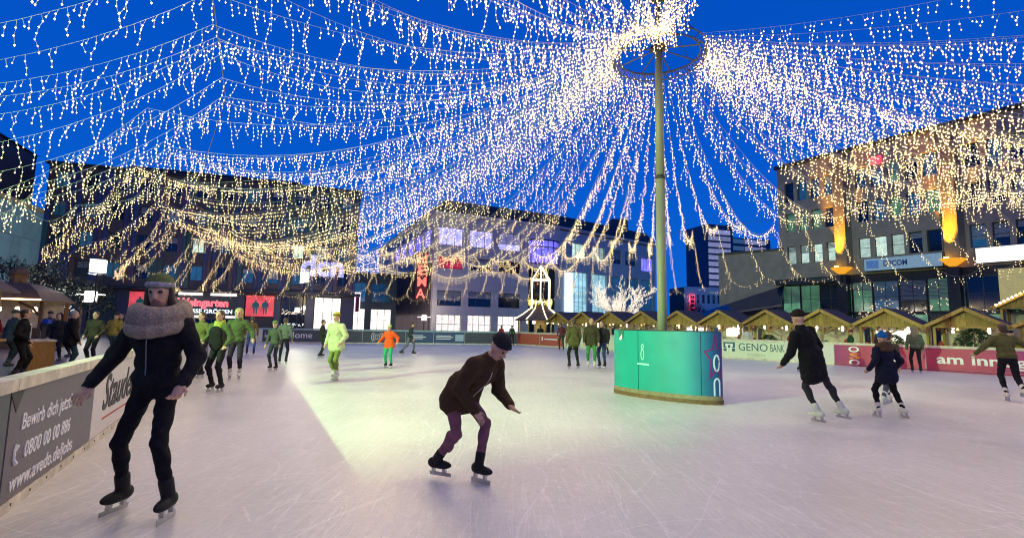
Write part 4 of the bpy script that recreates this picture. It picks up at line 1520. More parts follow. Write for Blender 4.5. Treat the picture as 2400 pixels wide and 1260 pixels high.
# ---------------------------------------------------------------- lit pavilion at the far corner
M_strip = glow('light_rope', (1.0, 0.80, 0.48), 4.0)
M_ygl = glow('yellow_star', (0.95, 0.72, 0.04), 0.9)
t = thing('market_pavilion', 'octagonal market pavilion with light ropes on its roof and lit pyramid frame', 'pavilion', (2.5, 44.4, -0.03))
prof = [(2.25, 2.0), (1.5, 2.45), (0.85, 2.95), (0.62, 3.5)]
for k in range(8):
    a0, a1 = 2 * math.pi * k / 8 + 0.2, 2 * math.pi * (k + 1) / 8 + 0.2
    mb = MB()
    vs = [(r_ * math.cos(a), r_ * math.sin(a), z + dz) for dz in (0, 0.06) for r_, z in prof for a in (a0, a1)]
    fs = []
    for i in range(3):
        a, b_ = 2 * i, 2 * i + 2
        fs += [(a, b_, b_ + 1, a + 1), (8 + a, 8 + a + 1, 8 + b_ + 1, 8 + b_), (a, a + 8, b_ + 8, b_), (a + 1, b_ + 1, b_ + 9, a + 9)]
    fs += [(0, 1, 9, 8), (6, 14, 15, 7)]
    mb.add(vs, fs).build('roof_facet', M_roof, t)
    MB().tube([((r_ + 0.02) * math.cos(a0), (r_ + 0.02) * math.sin(a0), z + 0.1) for r_, z in prof], 0.035, 5).build('light_rope', M_strip, t)
    MB().tube([(1.9 * math.cos(a0), 1.9 * math.sin(a0), 0), (1.9 * math.cos(a0), 1.9 * math.sin(a0), 2.2)], 0.06, 6).build('post', M_wood, t)
    mx_, my_ = 1.85 * math.cos((a0 + a1) / 2) * 0.93, 1.85 * math.sin((a0 + a1) / 2) * 0.93
    o = MB().box(-0.68, 0.68, -0.05, 0.05, 0, 0.95).build('counter', M_wood, t, loc=(mx_, my_, 0))
    o.rotation_euler = (0, 0, (a0 + a1) / 2 + math.pi / 2)
MB().lathe([(0.5, 0.0), (0.5, 2.2)], 12).build('core_shelf', mat('shelf_warm', (0.5, 0.36, 0.18), 0.6, var=0.5, vscale=5), t)
for k in range(6):
    a = k * math.pi / 3
    MB().lathe([(0.02, 1.75), (0.09, 1.8), (0.09, 1.92), (0.02, 1.97)], 10, (1.1 * math.cos(a), 1.1 * math.sin(a))).build('lantern', M_warm, t)
fr = MB()
for sx in (-0.75, 0.75):
    for sy in (-0.75, 0.75):
        fr.tube([(sx, sy, 3.0), (sx, sy, 5.5)], 0.035, 5)
        fr.tube([(sx, sy, 5.5), (0, 0, 6.75)], 0.035, 5)
for z in (5.5, 3.6):
    fr.tube([(0.75, 0.75, z), (-0.75, 0.75, z), (-0.75, -0.75, z), (0.75, -0.75, z)], 0.035, 5, closed=True)
fr.tube([(0, 0, 3.4), (0, 0, 6.7)], 0.05, 5)
fr.build('light_frame', M_strip, t)
rr_ = random.Random(2)
for k in range(12):
    a = 2 * math.pi * k / 12
    st = MB()
    for j in range(5):
        b_ = 2 * math.pi * j / 5
        st.beam((0, 0, 0), (0.28 * math.cos(b_), 0.05, 0.28 * math.sin(b_)), 0.09, 0.06)
    o = st.build('star_ornament', M_ygl, t, loc=(1.0 * math.cos(a), 1.0 * math.sin(a), 3.35 + 0.3 * rr_.random()))
    o.rotation_euler = (0, 0, a + math.pi / 2)

# ---------------------------------------------------------------- tree wrapped in white lights
t = thing('lit_tree', 'leafless tree wrapped in bright white lights behind the stall roofs', 'tree', (10.0, 48.0, -0.03))
M_bark = mat('bark', (0.08, 0.06, 0.04), 0.8, var=0.4, vscale=10)
M_lbr = glow('light_branch', (1.0, 0.86, 0.68), 1.6)
MB().tube([(0, 0, 0), (0.05, 0, 1.2), (0, 0.05, 2.5)], [0.22, 0.18, 0.15], 10).build('trunk', M_bark, t)
br = MB()
bl = []


def grow(p, d, ln, r_, lvl, rr_):
    pts = [Vector(p)]
    for i in range(4):
        d = (d + Vector((rr_.gauss(0, 0.09), rr_.gauss(0, 0.09), 0.05))).normalized()
        pts.append(pts[-1] + d * ln / 4)
    br.tube(pts, [r_, r_ * 0.85, r_ * 0.7, r_ * 0.55, r_ * 0.35], 5)
    for i in range(1, 5):
        for _ in range(5):
            f_ = rr_.random()
            q_ = pts[i - 1] * (1 - f_) + pts[i] * f_
            bl.append(np.array(q_) + np.array([rr_.gauss(0, 0.05) for _ in range(3)]))
        if lvl < 3:
            for _ in range(1 if lvl else 2):
                ax = Vector((rr_.gauss(0, 1), rr_.gauss(0, 1), rr_.gauss(0.3, 0.6))).normalized()
                grow(pts[i], (d * 0.75 + ax * 0.65).normalized(), ln * 0.55, r_ * 0.55, lvl + 1, rr_)


rr_ = random.Random(9)
for k in range(11):
    a = 2 * math.pi * k / 11 + 0.1
    el_ = rr_.uniform(0.25, 1.25)
    grow((0, 0, 2.0 + 0.06 * k), Vector((math.cos(a) * math.cos(el_), math.sin(a) * math.cos(el_), math.sin(el_))), rr_.uniform(2.3, 3.0), 0.07, 1, rr_)
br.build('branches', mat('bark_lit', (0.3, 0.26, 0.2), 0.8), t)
o = bpy.data.objects.new('bulbs', bulbs_mesh('bulbs', bl, 0.026, M_lbr))
o['kind'] = 'stuff'
link(o, t)

# ---------------------------------------------------------------- wooden hut with cupola, left
t = thing('wooden_kiosk', 'warm lit wooden kiosk with cupola and light strips on its roof edge', 'kiosk', (-24.6, 25.6, -0.03), R(20))
M_gold_w = mat('gold_wood', (0.20, 0.10, 0.025), 0.6, var=0.3, vscale=4, bump=0.2)
for sx in (-1.6, 1.6):
    for sy in (-1.3, 1.3):
        MB().box(sx - 0.07, sx + 0.07, sy - 0.07, sy + 0.07, 0, 2.4).build('post', M_gold_w, t)
rp = [(2.15, 2.25), (1.6, 2.75), (0.95, 3.05), (0.35, 3.15)]
for k in range(4):
    a0, a1 = math.pi / 4 + k * math.pi / 2, math.pi / 4 + (k + 1) * math.pi / 2
    vs = [(r_ * 1.15 * math.cos(a), r_ * 1.15 * math.sin(a), z + dz) for dz in (0, 0.06) for r_, z in rp for a in (a0, a1)]
    fs = []
    for i in range(3):
        a, b_ = 2 * i, 2 * i + 2
        fs += [(a, b_, b_ + 1, a + 1), (8 + a, 8 + a + 1, 8 + b_ + 1, 8 + b_), (a, a + 8, b_ + 8, b_), (a + 1, b_ + 1, b_ + 9, a + 9)]
    fs += [(0, 1, 9, 8), (6, 14, 15, 7)]
    MB().add(vs, fs).build('roof_face', M_gold_w, t)
MB().lathe([(0.36, 3.15), (0.36, 3.55), (0.44, 3.6), (0.3, 3.85), (0.03, 4.05)], 8).build('cupola', M_gold_w, t)
MB().tube([(-1.7, -1.75, 2.34), (1.7, -1.75, 2.34)], 0.03, 5).build('light_strip', M_warm, t)
MB().tube([(-1.2, -1.28, 2.85), (0.2, -1.28, 2.85)], 0.03, 5).build('light_strip', M_warm, t)
for sx in (-1, 1):
    for k in range(3):
        MB().tube([(sx * 1.5, -1.3, 1.6), (sx * 1.25, -1.3, 1.95), (sx * 0.7, -1.3, 2.2)], 0.06, 6).build('arch_brace', M_gold_w, t) if k == 0 else None
MB().box(-1.55, 1.55, -1.35, -0.95, 0, 1.0).build('counter', M_gold_w, t)
MB().box(-1.5, 1.5, 1.2, 1.26, 0, 2.3).build('back_wall', M_tarp, t)
for k, x in enumerate((-1.0, -0.3, 0.4, 1.1)):
    MB().lathe([(0.03, 1.75), (0.09, 1.8), (0.08, 1.95), (0.03, 2.0)], 10, (x, -0.7)).build('lantern', M_warm, t)

# dark leafy trees in front of the glass building
M_leaf = mat('night_leaf', (0.014, 0.022, 0.014), 0.7, var=0.4, vscale=3)


def leafy_tree(label, loc, h, r_, n, seed):
    rr_ = random.Random(seed)
    t = thing('street_tree', label, 'tree', loc)
    MB().tube([(0, 0, 0), (0.05, 0, h * 0.4), (0, 0.05, h * 0.75)], [0.14, 0.1, 0.05], 8).build('trunk', M_bark, t)
    lb_ = MB()
    for k in range(9):
        a = k * 2.4
        lb_.tube([(0, 0, h * (0.35 + 0.04 * k)), (0.5 * r_ * math.cos(a), 0.5 * r_ * math.sin(a), h * (0.5 + 0.04 * k)), (0.85 * r_ * math.cos(a), 0.85 * r_ * math.sin(a), h * (0.56 + 0.045 * k))], [0.05, 0.03, 0.01], 5)
    lb_.build('limbs', M_bark, t)
    mb = MB()
    cl = [(rr_.uniform(-1, 1) * r_ * 0.75, rr_.uniform(-1, 1) * r_ * 0.75, h * rr_.uniform(0.5, 0.95), rr_.uniform(0.25, 0.5) * r_) for _ in range(16)]
    for _ in range(n):
        c = rr_.choice(cl)
        v = Vector((rr_.gauss(0, 1), rr_.gauss(0, 1), rr_.gauss(0, 1))).normalized() * c[3] * rr_.random() ** 0.4
        p = Vector(c[:3]) + v
        u_ = Vector((rr_.gauss(0, 1), rr_.gauss(0, 1), rr_.gauss(0, 1))).normalized()
        w_ = u_.cross(v + Vector((0.01, 0, 0))).normalized()
        s1 = rr_.uniform(0.07, 0.13)
        mb.add([p - u_ * s1, p + w_ * s1 * 0.5, p + u_ * s1, p - w_ * s1 * 0.5], [(0, 1, 2, 3)])
    mb.build('crown', M_leaf, t)


leafy_tree('dark leafy tree behind the wooden kiosk by the glass building', (-34.5, 37.0, -0.03), 5.6, 2.3, 3000, 1)
leafy_tree('dark leafy tree in front of the panelled building beside the lamp', (-37.5, 45.0, -0.03), 4.8, 2.0, 2400, 2)
leafy_tree('low dark tree beyond the market near the distant office', (33.5, 98.0, -0.03), 6.5, 3.5, 2600, 3)


# ---------------------------------------------------------------- lamps
def street_lamp(label, x, y, zc, size, arms=False, group='square lantern street lamps'):
    t = thing('street_lamp', label, 'street lamp', (x, y, -0.03), 0.3, group)
    MB().tube([(0, 0, 0), (0, 0, zc - size * 0.62)], 0.05, 8).build('post', M_dark, t)
    MB().box(-size * 0.42, size * 0.42, -size * 0.42, size * 0.42, zc - size * 0.5, zc + size * 0.5).build('lantern', M_lamp, t)
    MB().box(-size * 0.5, size * 0.5, -size * 0.5, size * 0.5, zc - size * 0.66, zc - size * 0.6).build('base_plate', M_steel, t)
    MB().box(-size * 0.48, size * 0.48, -size * 0.48, size * 0.48, zc + size * 0.505, zc + size * 0.55).build('cap', M_dark, t)
    ld = bpy.data.lights.new('lantern_light', 'POINT')
    ld.energy = 450
    ld.color = (1.0, 0.90, 0.76)
    ld.shadow_soft_size = size * 0.4
    lo = bpy.data.objects.new('lantern_light', ld)
    lo.location = (0, 0, zc + size * 1.0)
    link(lo, t)
    if arms:
        MB().box(-size * 1.3, -size * 0.44, -0.03, 0.03, zc + size * 0.1, zc + size * 0.2).build('side_arm', M_lamp, t)
        MB().box(size * 0.44, size * 1.3, -0.03, 0.03, zc + size * 0.1, zc + size * 0.2).build('side_arm', M_lamp, t)


street_lamp('tall square street lamp beside the wooden kiosk', -28.3, 35.0, 5.05, 0.85)
street_lamp('square street lamp with two glowing side arms in front of the dark shops', -34.3, 42.0, 3.3, 0.75, True)
street_lamp('low square street lamp close to the decorated shop window', -34.4, 38.0, 2.6, 0.55)
street_lamp('tall square street lamp below the large dcn letters', -18.2, 45.0, 5.4, 0.75)
street_lamp('small square street lamp in front of the dark display window', -22.6, 54.5, 2.75, 0.5)
street_lamp('small square street lamp by the corner of the stone department store', -10.6, 63.0, 2.3, 0.6, True)

# yellow-green floodlight on a mast behind the spectators, out of the frame
FL = Vector((-17.6, -3.6, 7.3))
t = thing('floodlight_mast', 'steel mast with a yellow-green floodlight beside the rink', 'floodlight', (FL.x, FL.y, -0.03))
MB().tube([(0, 0, 0), (0, 0, 7.2)], [0.1, 0.07], 12).build('mast', M_pole, t, True)
tgt = Vector((-4.2, 16.3, 0))
dd = (tgt - FL).normalized()
hd = MB().box(-0.3, 0.3, -0.2, 0.2, -0.28, -0.02).build('lamp_head', M_dark, t, loc=(0, 0, 7.33))
ld = bpy.data.lights.new('floodlight', 'SPOT')
ld.energy = 39000
ld.color = (0.58, 1.0, 0.42)
ld.spot_size = R(58)
ld.spot_blend = 0.5
ld.shadow_soft_size = 0.1
lo = bpy.data.objects.new('floodlight_beam', ld)
lo.rotation_euler = dd.to_track_quat('-Z', 'Y').to_euler()
lo.location = (dd.x * 0.5, dd.y * 0.5, 7.33 + dd.z * 0.5)
link(lo, t)
hd.rotation_euler = dd.to_track_quat('-Z', 'Y').to_euler()

# added row of unseen closed huts, placed to block the floodlight from the spectators
nL = Vector((uL.y, -uL.x))
for k in range(3):
    q = BL0 + uL * (-1.5 + k * 4.6) - nL * 5.1
    t = thing('market_hut', ['long closed market hut nearest the floodlight mast', 'long closed market hut in the middle of the spectator side row', 'long closed market hut nearest the spectators'][k], 'market hut', (q.x, q.y, -0.03), math.atan2(uL.y, uL.x))
    MB().box(0.15, 4.35, -1.0, 1.0, 0, 2.2).build('body', M_wood, t)
    for sy in (-1, 1):
        MB().add([(0, 0, 3.0), (4.5, 0, 3.0), (4.5, sy * 1.3, 2.1), (0, sy * 1.3, 2.1), (0, 0, 3.06), (4.5, 0, 3.06), (4.5, sy * 1.3, 2.16), (0, sy * 1.3, 2.16)],
                 [(0, 1, 2, 3), (7, 6, 5, 4), (0, 4, 5, 1), (1, 5, 6, 2), (2, 6, 7, 3), (3, 7, 4, 0)]).build('roof_slope', M_roof, t)
    for x in (0.2, 4.25):
        MB().add([(x, -1.0, 2.2), (x, 1.0, 2.2), (x, 0, 2.95), (x + 0.05, -1.0, 2.2), (x + 0.05, 1.0, 2.2), (x + 0.05, 0, 2.95)], [(0, 1, 2), (5, 4, 3), (0, 3, 4, 1), (1, 4, 5, 2), (2, 5, 3, 0)]).build('gable', M_woodd, t)
    MB().box(0.6, 3.9, -1.06, -1.01, 1.0, 2.0).build('shutter', M_woodd, t)
    MB().box(0.5, 4.0, -1.3, -1.02, 0.92, 0.98).build('shelf', M_wood, t)

# ---------------------------------------------------------------- people
def sdf_mesh(name, prims, voxel, mats, k=0.02, wrinkle=0.0):
    """one continuous surface grown from blended tapered limbs; prims: (kind, data..., material index)"""
    lo = np.array([1e9] * 3)
    hi = -lo
    bbs = []
    for p in prims:
        if p[0] == 'c':
            a, b_, ra, rb = p[1:5]
            r_ = max(ra, rb)
            l_, h_ = np.minimum(a, b_) - r_, np.maximum(a, b_) + r_
        else:
            c, rad = p[1], p[2]
            r_ = max(rad)
            l_, h_ = c - r_, c + r_
        bbs.append((l_, h_))
        lo, hi = np.minimum(lo, l_), np.maximum(hi, h_)
    lo = lo - 3 * voxel
    n = np.ceil((hi + 3 * voxel - lo) / voxel).astype(int) + 1
    D = np.full(n, 1.0, 'f')
    best = np.full(n, 1.0, 'f')
    M = np.zeros(n, np.int16)
    for p, (l_, h_) in zip(prims, bbs):
        pad = k + 3 * voxel + 0.02
        i0 = np.maximum(np.floor((l_ - pad - lo) / voxel).astype(int), 0)
        i1 = np.minimum(np.ceil((h_ + pad - lo) / voxel).astype(int) + 1, n)
        ax = [lo[q] + voxel * np.arange(i0[q], i1[q]) for q in range(3)]
        X, Y, Z = np.meshgrid(*ax, indexing='ij')
        if p[0] == 'c':
            a, b_, ra, rb, mi = p[1:6]
            d = b_ - a
            dd_ = max(float(d @ d), 1e-9)
            t_ = np.clip(((X - a[0]) * d[0] + (Y - a[1]) * d[1] + (Z - a[2]) * d[2]) / dd_, 0, 1)
            dist = np.sqrt((X - a[0] - t_ * d[0]) ** 2 + (Y - a[1] - t_ * d[1]) ** 2 + (Z - a[2] - t_ * d[2]) ** 2) - (ra + (rb - ra) * t_)
        else:
            c, rad, rot, mi = p[1:5]
            q0, q1, q2 = X - c[0], Y - c[1], Z - c[2]
            if rot is not None:
                q0, q1, q2 = (rot[0, 0] * q0 + rot[1, 0] * q1 + rot[2, 0] * q2, rot[0, 1] * q0 + rot[1, 1] * q1 + rot[2, 1] * q2,
                              rot[0, 2] * q0 + rot[1, 2] * q1 + rot[2, 2] * q2)
            k0 = np.sqrt((q0 / rad[0]) ** 2 + (q1 / rad[1]) ** 2 + (q2 / rad[2]) ** 2)
            k1 = np.sqrt((q0 / rad[0] ** 2) ** 2 + (q1 / rad[1] ** 2) ** 2 + (q2 / rad[2] ** 2) ** 2) + 1e-9
            dist = k0 * (k0 - 1) / k1
        kk = p[6] if p[0] == 'c' and len(p) > 6 else k
        sl = tuple(slice(i0[q], i1[q]) for q in range(3))
        cur = D[sl]
        h = np.clip(0.5 + 0.5 * (cur - dist) / kk, 0, 1)
        D[sl] = cur * (1 - h) + dist * h - kk * h * (1 - h)
        bb = best[sl]
        m_ = M[sl]
        w_ = dist < bb
        m_[w_] = mi
        bb[w_] = dist[w_]
    if wrinkle:
        X, Y, Z = np.meshgrid(*[lo[q] + voxel * np.arange(n[q]) for q in range(3)], indexing='ij')
        cl = (M <= 1)
        wv = np.sin(Z * 52 + 5 * np.sin(X * 17 + 2) + 4 * np.sin(Y * 15)) * 0.6 + np.sin(X * 39 + Z * 31 + 3 * np.sin(Y * 21)) * 0.4
        D += (wrinkle * wv * cl).astype('f')
    # surface nets
    sgn = D < 0
    c = [sgn[i:n[0] - 1 + i, j:n[1] - 1 + j, l:n[2] - 1 + l] for i in (0, 1) for j in (0, 1) for l in (0, 1)]
    s_ = sum(q.astype(np.int8) for q in c)
    act = (s_ > 0) & (s_ < 8)
    idx = np.full(act.shape, -1, np.int32)
    ii = np.argwhere(act)
    idx[act] = np.arange(len(ii))
    acc = np.zeros((len(ii), 3))
    cnt = np.zeros(len(ii))
    cor = np.array([(i, j, l) for i in (0, 1) for j in (0, 1) for l in (0, 1)])
    for e0 in range(8):
        for e1 in range(e0 + 1, 8):
            if np.abs(cor[e0] - cor[e1]).sum() != 1:
                continue
            q0, q1 = ii + cor[e0], ii + cor[e1]
            d0, d1 = D[tuple(q0.T)], D[tuple(q1.T)]
            x_ = (d0 < 0) != (d1 < 0)
            t_ = np.where(x_, d0 / np.where(x_, d0 - d1, 1), 0)
            acc += np.where(x_[:, None], q0 + (q1 - q0) * t_[:, None], 0)
            cnt += x_
    V = lo + voxel * acc / cnt[:, None]
    F = []
    for axis in range(3):
        o1, o2 = [(1, 2), (2, 0), (0, 1)][axis]
        sh = [slice(None)] * 3
        a_ = [slice(0, None)] * 3
        a_[axis] = slice(0, n[axis] - 1)
        b2 = [slice(0, None)] * 3
        b2[axis] = slice(1, n[axis])
        cr = sgn[tuple(a_)] != sgn[tuple(b2)]
        pos = np.argwhere(cr)
        pos = pos[(pos[:, o1] > 0) & (pos[:, o2] > 0) & (pos[:, o1] < n[o1] - 1) & (pos[:, o2] < n[o2] - 1)]
        e1 = np.zeros(3, int)
        e1[o1] = 1
        e2 = np.zeros(3, int)
        e2[o2] = 1
        q = np.stack([idx[tuple((pos - e1 - e2).T)], idx[tuple((pos - e2).T)], idx[tuple(pos.T)], idx[tuple((pos - e1).T)]], 1)
        fl_ = ~sgn[tuple(pos.T)]
        q[fl_] = q[fl_][:, ::-1]
        F.append(q)
    F = np.concatenate(F)
    F = F[(F >= 0).all(1)]
    me = tri_mesh(name, V, F, mats[0])
    for mm in mats[1:]:
        me.materials.append(mm)
    cen = V[F].mean(1)
    ci = np.clip(np.round((cen - lo) / voxel).astype(int), 0, n - 1)
    me.polygons.foreach_set('material_index', M[tuple(ci.T)].astype('i'))
    me.polygons.foreach_set('use_smooth', np.ones(len(F), bool))
    me.update()
    return me


CM = {}


def cloth(c, rough=0.85, knit=False):
    key = tuple(round(v, 3) for v in c) + (knit,)
    if key not in CM:
        CM[key] = mat('cloth_%d' % len(CM), c, rough, var=0.38 if knit else 0.26, vscale=55 if knit else 11, bump=0.7 if knit else 0.5, bscale=60, spec=0.15)
    return CM[key]


M_skin = mat('skin', (0.50, 0.29, 0.20), 0.55, var=0.08, vscale=20)
M_hairb = mat('hair_brown', (0.05, 0.03, 0.018), 0.6, var=0.3, vscale=60, stretch=(4, 4, 1))
M_hairg = mat('hair_grey', (0.25, 0.24, 0.23), 0.6, var=0.3, vscale=60)
M_bootw = mat('skate_white', (0.6, 0.58, 0.52), 0.4)
M_bootb = mat('skate_black', (0.012, 0.012, 0.013), 0.6, spec=0.25)
M_shoe = mat('shoe_leather', (0.03, 0.022, 0.018), 0.5)
M_eye = mat('eye_dark', (0.015, 0.012, 0.01), 0.2)
M_lip = mat('lip', (0.38, 0.14, 0.12), 0.5)


def ik(a, b_, l1, l2, pole_):
    d = b_ - a
    L = np.linalg.norm(d)
    if L > (l1 + l2) * 0.995:
        b_ = a + d / L * (l1 + l2) * 0.995
        d = b_ - a
        L = np.linalg.norm(d)
    u = d / L
    x = (l1 * l1 - l2 * l2 + L * L) / (2 * L)
    h = math.sqrt(max(l1 * l1 - x * x, 0))
    pv = pole_ - u * (pole_ @ u)
    nv_ = np.linalg.norm(pv)
    pv = pv / nv_ if nv_ > 1e-6 else np.array([0, 0, 1.])
    return a + u * x + pv * h, b_


def person(label, loc, heading, H=1.72, lean=6, side=0, feet=((-0.12, 0.05, 0), (0.12, -0.05, 0)), hands=None, top=(0.05, 0.05, 0.06), legs=(0.03, 0.03, 0.04),
           hat=None, hair='brown', skates='black', coat=0.0, hip=(0, 0), hipz=None, head=(0, 0), voxel=0.014, puff=0.0, fingers=False, glove=None, scarf=None,
           hood=None, skirt=None, group=None, pack=None, legw=1.0, toes=(0, 0), boots=None, hipdrop=0.0, wr=0.005, pompom=None):
    s = H / 1.74
    z_off = 0.085 if skates else 0.0
    t = thing('person', label, 'person', (loc[0], loc[1], loc[2] if len(loc) > 2 else 0.0), R(heading), group)
    A = lambda *v: np.array(v, float)
    thigh, shin = 0.435 * s, 0.425 * s
    ank = 0.085 * s
    hz = (hipz if hipz is not None else 0.90) * s + z_off - hipdrop
    P = A(hip[0], hip[1], hz)
    ln, sd = R(lean), R(side)
    tdir = A(math.sin(sd), math.sin(ln) * math.cos(sd), math.cos(ln) * math.cos(sd))
    right = A(math.cos(sd), 0, -math.sin(sd))
    fwd = np.cross(tdir, right)
    rot = np.stack([right, fwd, tdir], 1)
    TOP, LEG, SK, GL, EY, LP = 0, 1, 2, 3, 4, 5
    pr = []
    C_ = lambda a, b_, ra, rb, m_, *kx: pr.append(('c', a, b_, ra * s, rb * s, m_, *kx))
    E_ = lambda c, rad, r_, m_: pr.append(('e', c, np.array(rad) * s, r_, m_))
    # torso
    E_(P + tdir * 0.02 * s, (0.165, 0.12, 0.13), rot, LEG)
    E_(P + tdir * 0.19 * s, (0.150 + puff, 0.115 + puff, 0.19), rot, TOP)
    E_(P + tdir * 0.36 * s + fwd * 0.005, (0.178 + puff, 0.128 + puff, 0.19), rot, TOP)
    if coat > 0:
        for q in (-1, 1):
            C_(P + tdir * 0.12 * s + right * q * 0.06 * s, P - A(0, 0, coat * 0.95) * s + right * q * 0.085 * s, 0.125 + puff, 0.125 + puff, TOP)
        C_(P + tdir * 0.1 * s, P - A(0, 0, coat) * s, 0.13 + puff, 0.12 + puff, TOP)
    else:
        E_(P + tdir * 0.06 * s, (0.172 + puff, 0.13 + puff, 0.11), rot, TOP)
    sh = P + tdir * 0.475 * s
    shp = [sh - right * 0.175 * s, sh + right * 0.175 * s]
    for q in (0, 1):
        C_(sh, shp[q], 0.085, 0.07 + puff * 0.5, TOP)
    neck0 = P + tdir * 0.53 * s
    hl = R(lean * 0.35 + head[0])
    hdir = A(math.sin(sd * 0.4), math.sin(hl), math.cos(hl))
    hy = R(head[1])
    neck1 = neck0 + hdir * 0.09 * s
    hc = neck0 + hdir * 0.185 * s + A(-math.sin(hy), math.cos(hy), 0) * 0.012
    hf = A(-math.sin(hy) * math.cos(hl), math.cos(hy) * math.cos(hl), -math.sin(hl))
    hr = np.cross(hf, hdir)
    hr /= np.linalg.norm(hr)
    hf = np.cross(hdir, hr)
    hrot = np.stack([hr, hf, hdir], 1)
    C_(neck0 - tdir * 0.03 * s, neck1, 0.062, 0.054, SK)
    E_(hc + hdir * 0.02 * s, (0.076, 0.096, 0.108), hrot, SK)
    E_(hc - hdir * 0.055 * s + hf * 0.022 * s, (0.056, 0.066, 0.066), hrot, SK)
    C_(hc + hf * 0.092 * s + hdir * 0.015 * s, hc + hf * 0.112 * s - hdir * 0.022 * s, 0.010, 0.016, SK)
    for q in (-1, 1):
        E_(hc + hr * q * 0.078 * s - hdir * 0.005 * s, (0.012, 0.02, 0.032), hrot, SK)
        E_(hc + hr * q * 0.031 * s + hf * 0.088 * s + hdir * 0.018 * s, (0.011, 0.010, 0.0065), hrot, EY)
        C_(hc + hr * q * 0.018 * s + hf * 0.092 * s + hdir * 0.040 * s, hc + hr * q * 0.048 * s + hf * 0.084 * s + hdir * 0.040 * s, 0.006, 0.005, SK)
    C_(hc - hr * 0.022 * s + hf * 0.084 * s - hdir * 0.055 * s, hc + hr * 0.022 * s + hf * 0.084 * s - hdir * 0.055 * s, 0.008, 0.008, LP)
    C_(neck0 - tdir * 0.055 * s, neck0 + hdir * 0.02 * s, 0.095, 0.078 + puff * 0.3, TOP)
    # arms
    if hands is None:
        hands = ((-0.26, 0.06, -0.50), (0.26, 0.10, -0.50))
    for q, hd_ in enumerate(hands):
        sg = -1 if q == 0 else 1
        tgt_ = shp[q] + A(hd_[0] - sg * 0.175, hd_[1], hd_[2]) * s
        el_, wr_ = ik(shp[q], tgt_, 0.285 * s, 0.255 * s, A(sg * 0.5, -1.0, -0.2))
        C_(shp[q], el_, 0.066 + puff * 0.7, 0.054 + puff * 0.6, TOP)
        C_(el_, wr_, 0.054 + puff * 0.6, 0.040 + puff * 0.4, TOP)
        hd2 = (wr_ - el_) / np.linalg.norm(wr_ - el_)
        hand_m = GL if glove else SK
        pm_ = wr_ + hd2 * 0.065 * s
        if fingers:
            ax_ = np.cross(hd2, A(0, 1, 0.2))
            ax_ /= np.linalg.norm(ax_)
            nrm = np.cross(ax_, hd2)
            hrt = np.stack([ax_, nrm, hd2], 1)
            C_(wr_ - hd2 * 0.02, wr_ + hd2 * 0.03 * s, 0.030, 0.028, hand_m)
            E_(pm_, (0.043, 0.018, 0.052), hrt, hand_m)
            for f_, (off, l_) in enumerate(((-0.037, 0.066), (-0.0125, 0.078), (0.0125, 0.073), (0.037, 0.055))):
                b0 = wr_ + hd2 * 0.105 * s + ax_ * off * s
                b1 = b0 + (hd2 * 0.85 + nrm * 0.30 * sg * -1 + ax_ * off * 2) * l_ * 0.55 * s
                b2 = b1 + (hd2 * 0.6 + nrm * 0.65 * sg * -1) * l_ * 0.5 * s
                C_(b0, b1, 0.0092, 0.0086, hand_m, 0.003)
                C_(b1, b2, 0.0086, 0.0074, hand_m, 0.003)
            b0 = wr_ + hd2 * 0.04 * s - ax_ * 0.032 * s
            b1 = b0 + (hd2 * 0.7 - ax_ * 0.7) * 0.045 * s
            C_(b0, b1, 0.013, 0.011, hand_m, 0.006)
            C_(b1, b1 + (hd2 * 0.95 - ax_ * 0.1) * 0.034 * s, 0.011, 0.009, hand_m, 0.004)
        else:
            C_(wr_ - hd2 * 0.01, wr_ + hd2 * 0.07 * s, 0.032, 0.036, hand_m)
            C_(pm_ + hd2 * 0.02, pm_ + hd2 * 0.085 * s, 0.034, 0.022, hand_m)
            C_(wr_ + hd2 * 0.035 * s, wr_ + hd2 * 0.075 * s + A(-sg * 0.03, 0.03, 0) * s, 0.016, 0.014, hand_m)
    # legs
    ankles = []
    for q, ft in enumerate(feet):
        sg = -1 if q == 0 else 1
        hp = P + right * sg * 0.088 * s - tdir * 0.02 * s
        an = A(ft[0], ft[1], ft[2] + ank + z_off)
        kn_, an = ik(hp, an, thigh, shin, A(sg * 0.15, 1.0, 0.1))
        ankles.append((an, kn_))
        C_(hp, kn_, 0.090 * legw, 0.062 * legw, LEG)
        C_(kn_, an, 0.060 * legw, 0.046 * legw, LEG)
        cd_ = an - kn_
        bk = A(0, -1, 0) - cd_ * (A(0, -1, 0) @ cd_) / (cd_ @ cd_)
        E_(kn_ + cd_ * 0.3 + bk * 0.016 * s, (0.056 * legw, 0.058 * legw, 0.11), None, LEG)
    if skirt:
        C_(P + tdir * 0.05 * s, P + ((ankles[0][1] + ankles[1][1]) / 2 - P) * 0.75, 0.140, 0.165, 6)
    mats = [cloth(top), cloth(legs), M_skin, cloth(glove) if glove else M_skin, M_eye, M_lip, cloth(skirt) if skirt else M_skin]
    body = bpy.data.objects.new('body', sdf_mesh('body', pr, voxel, mats, k=0.022 * s, wrinkle=wr))
    link(body, t)
    if voxel < 0.0125 and not pack:
        zp = MB()
        pts = [P + tdir * z * s + fwd * (o_ + puff + 0.004) * s for z, o_ in ((0.50, 0.085), (0.44, 0.115), (0.36, 0.130), (0.27, 0.126), (0.19, 0.122), (0.10, 0.124))]
        zp.tube([tuple(q) for q in pts], 0.005, 5)
        zp.build('zip', M_steel, t)
    # feet
    bm_ = {'black': M_bootb, 'white': M_bootw}.get(skates, M_shoe) if not boots else boots
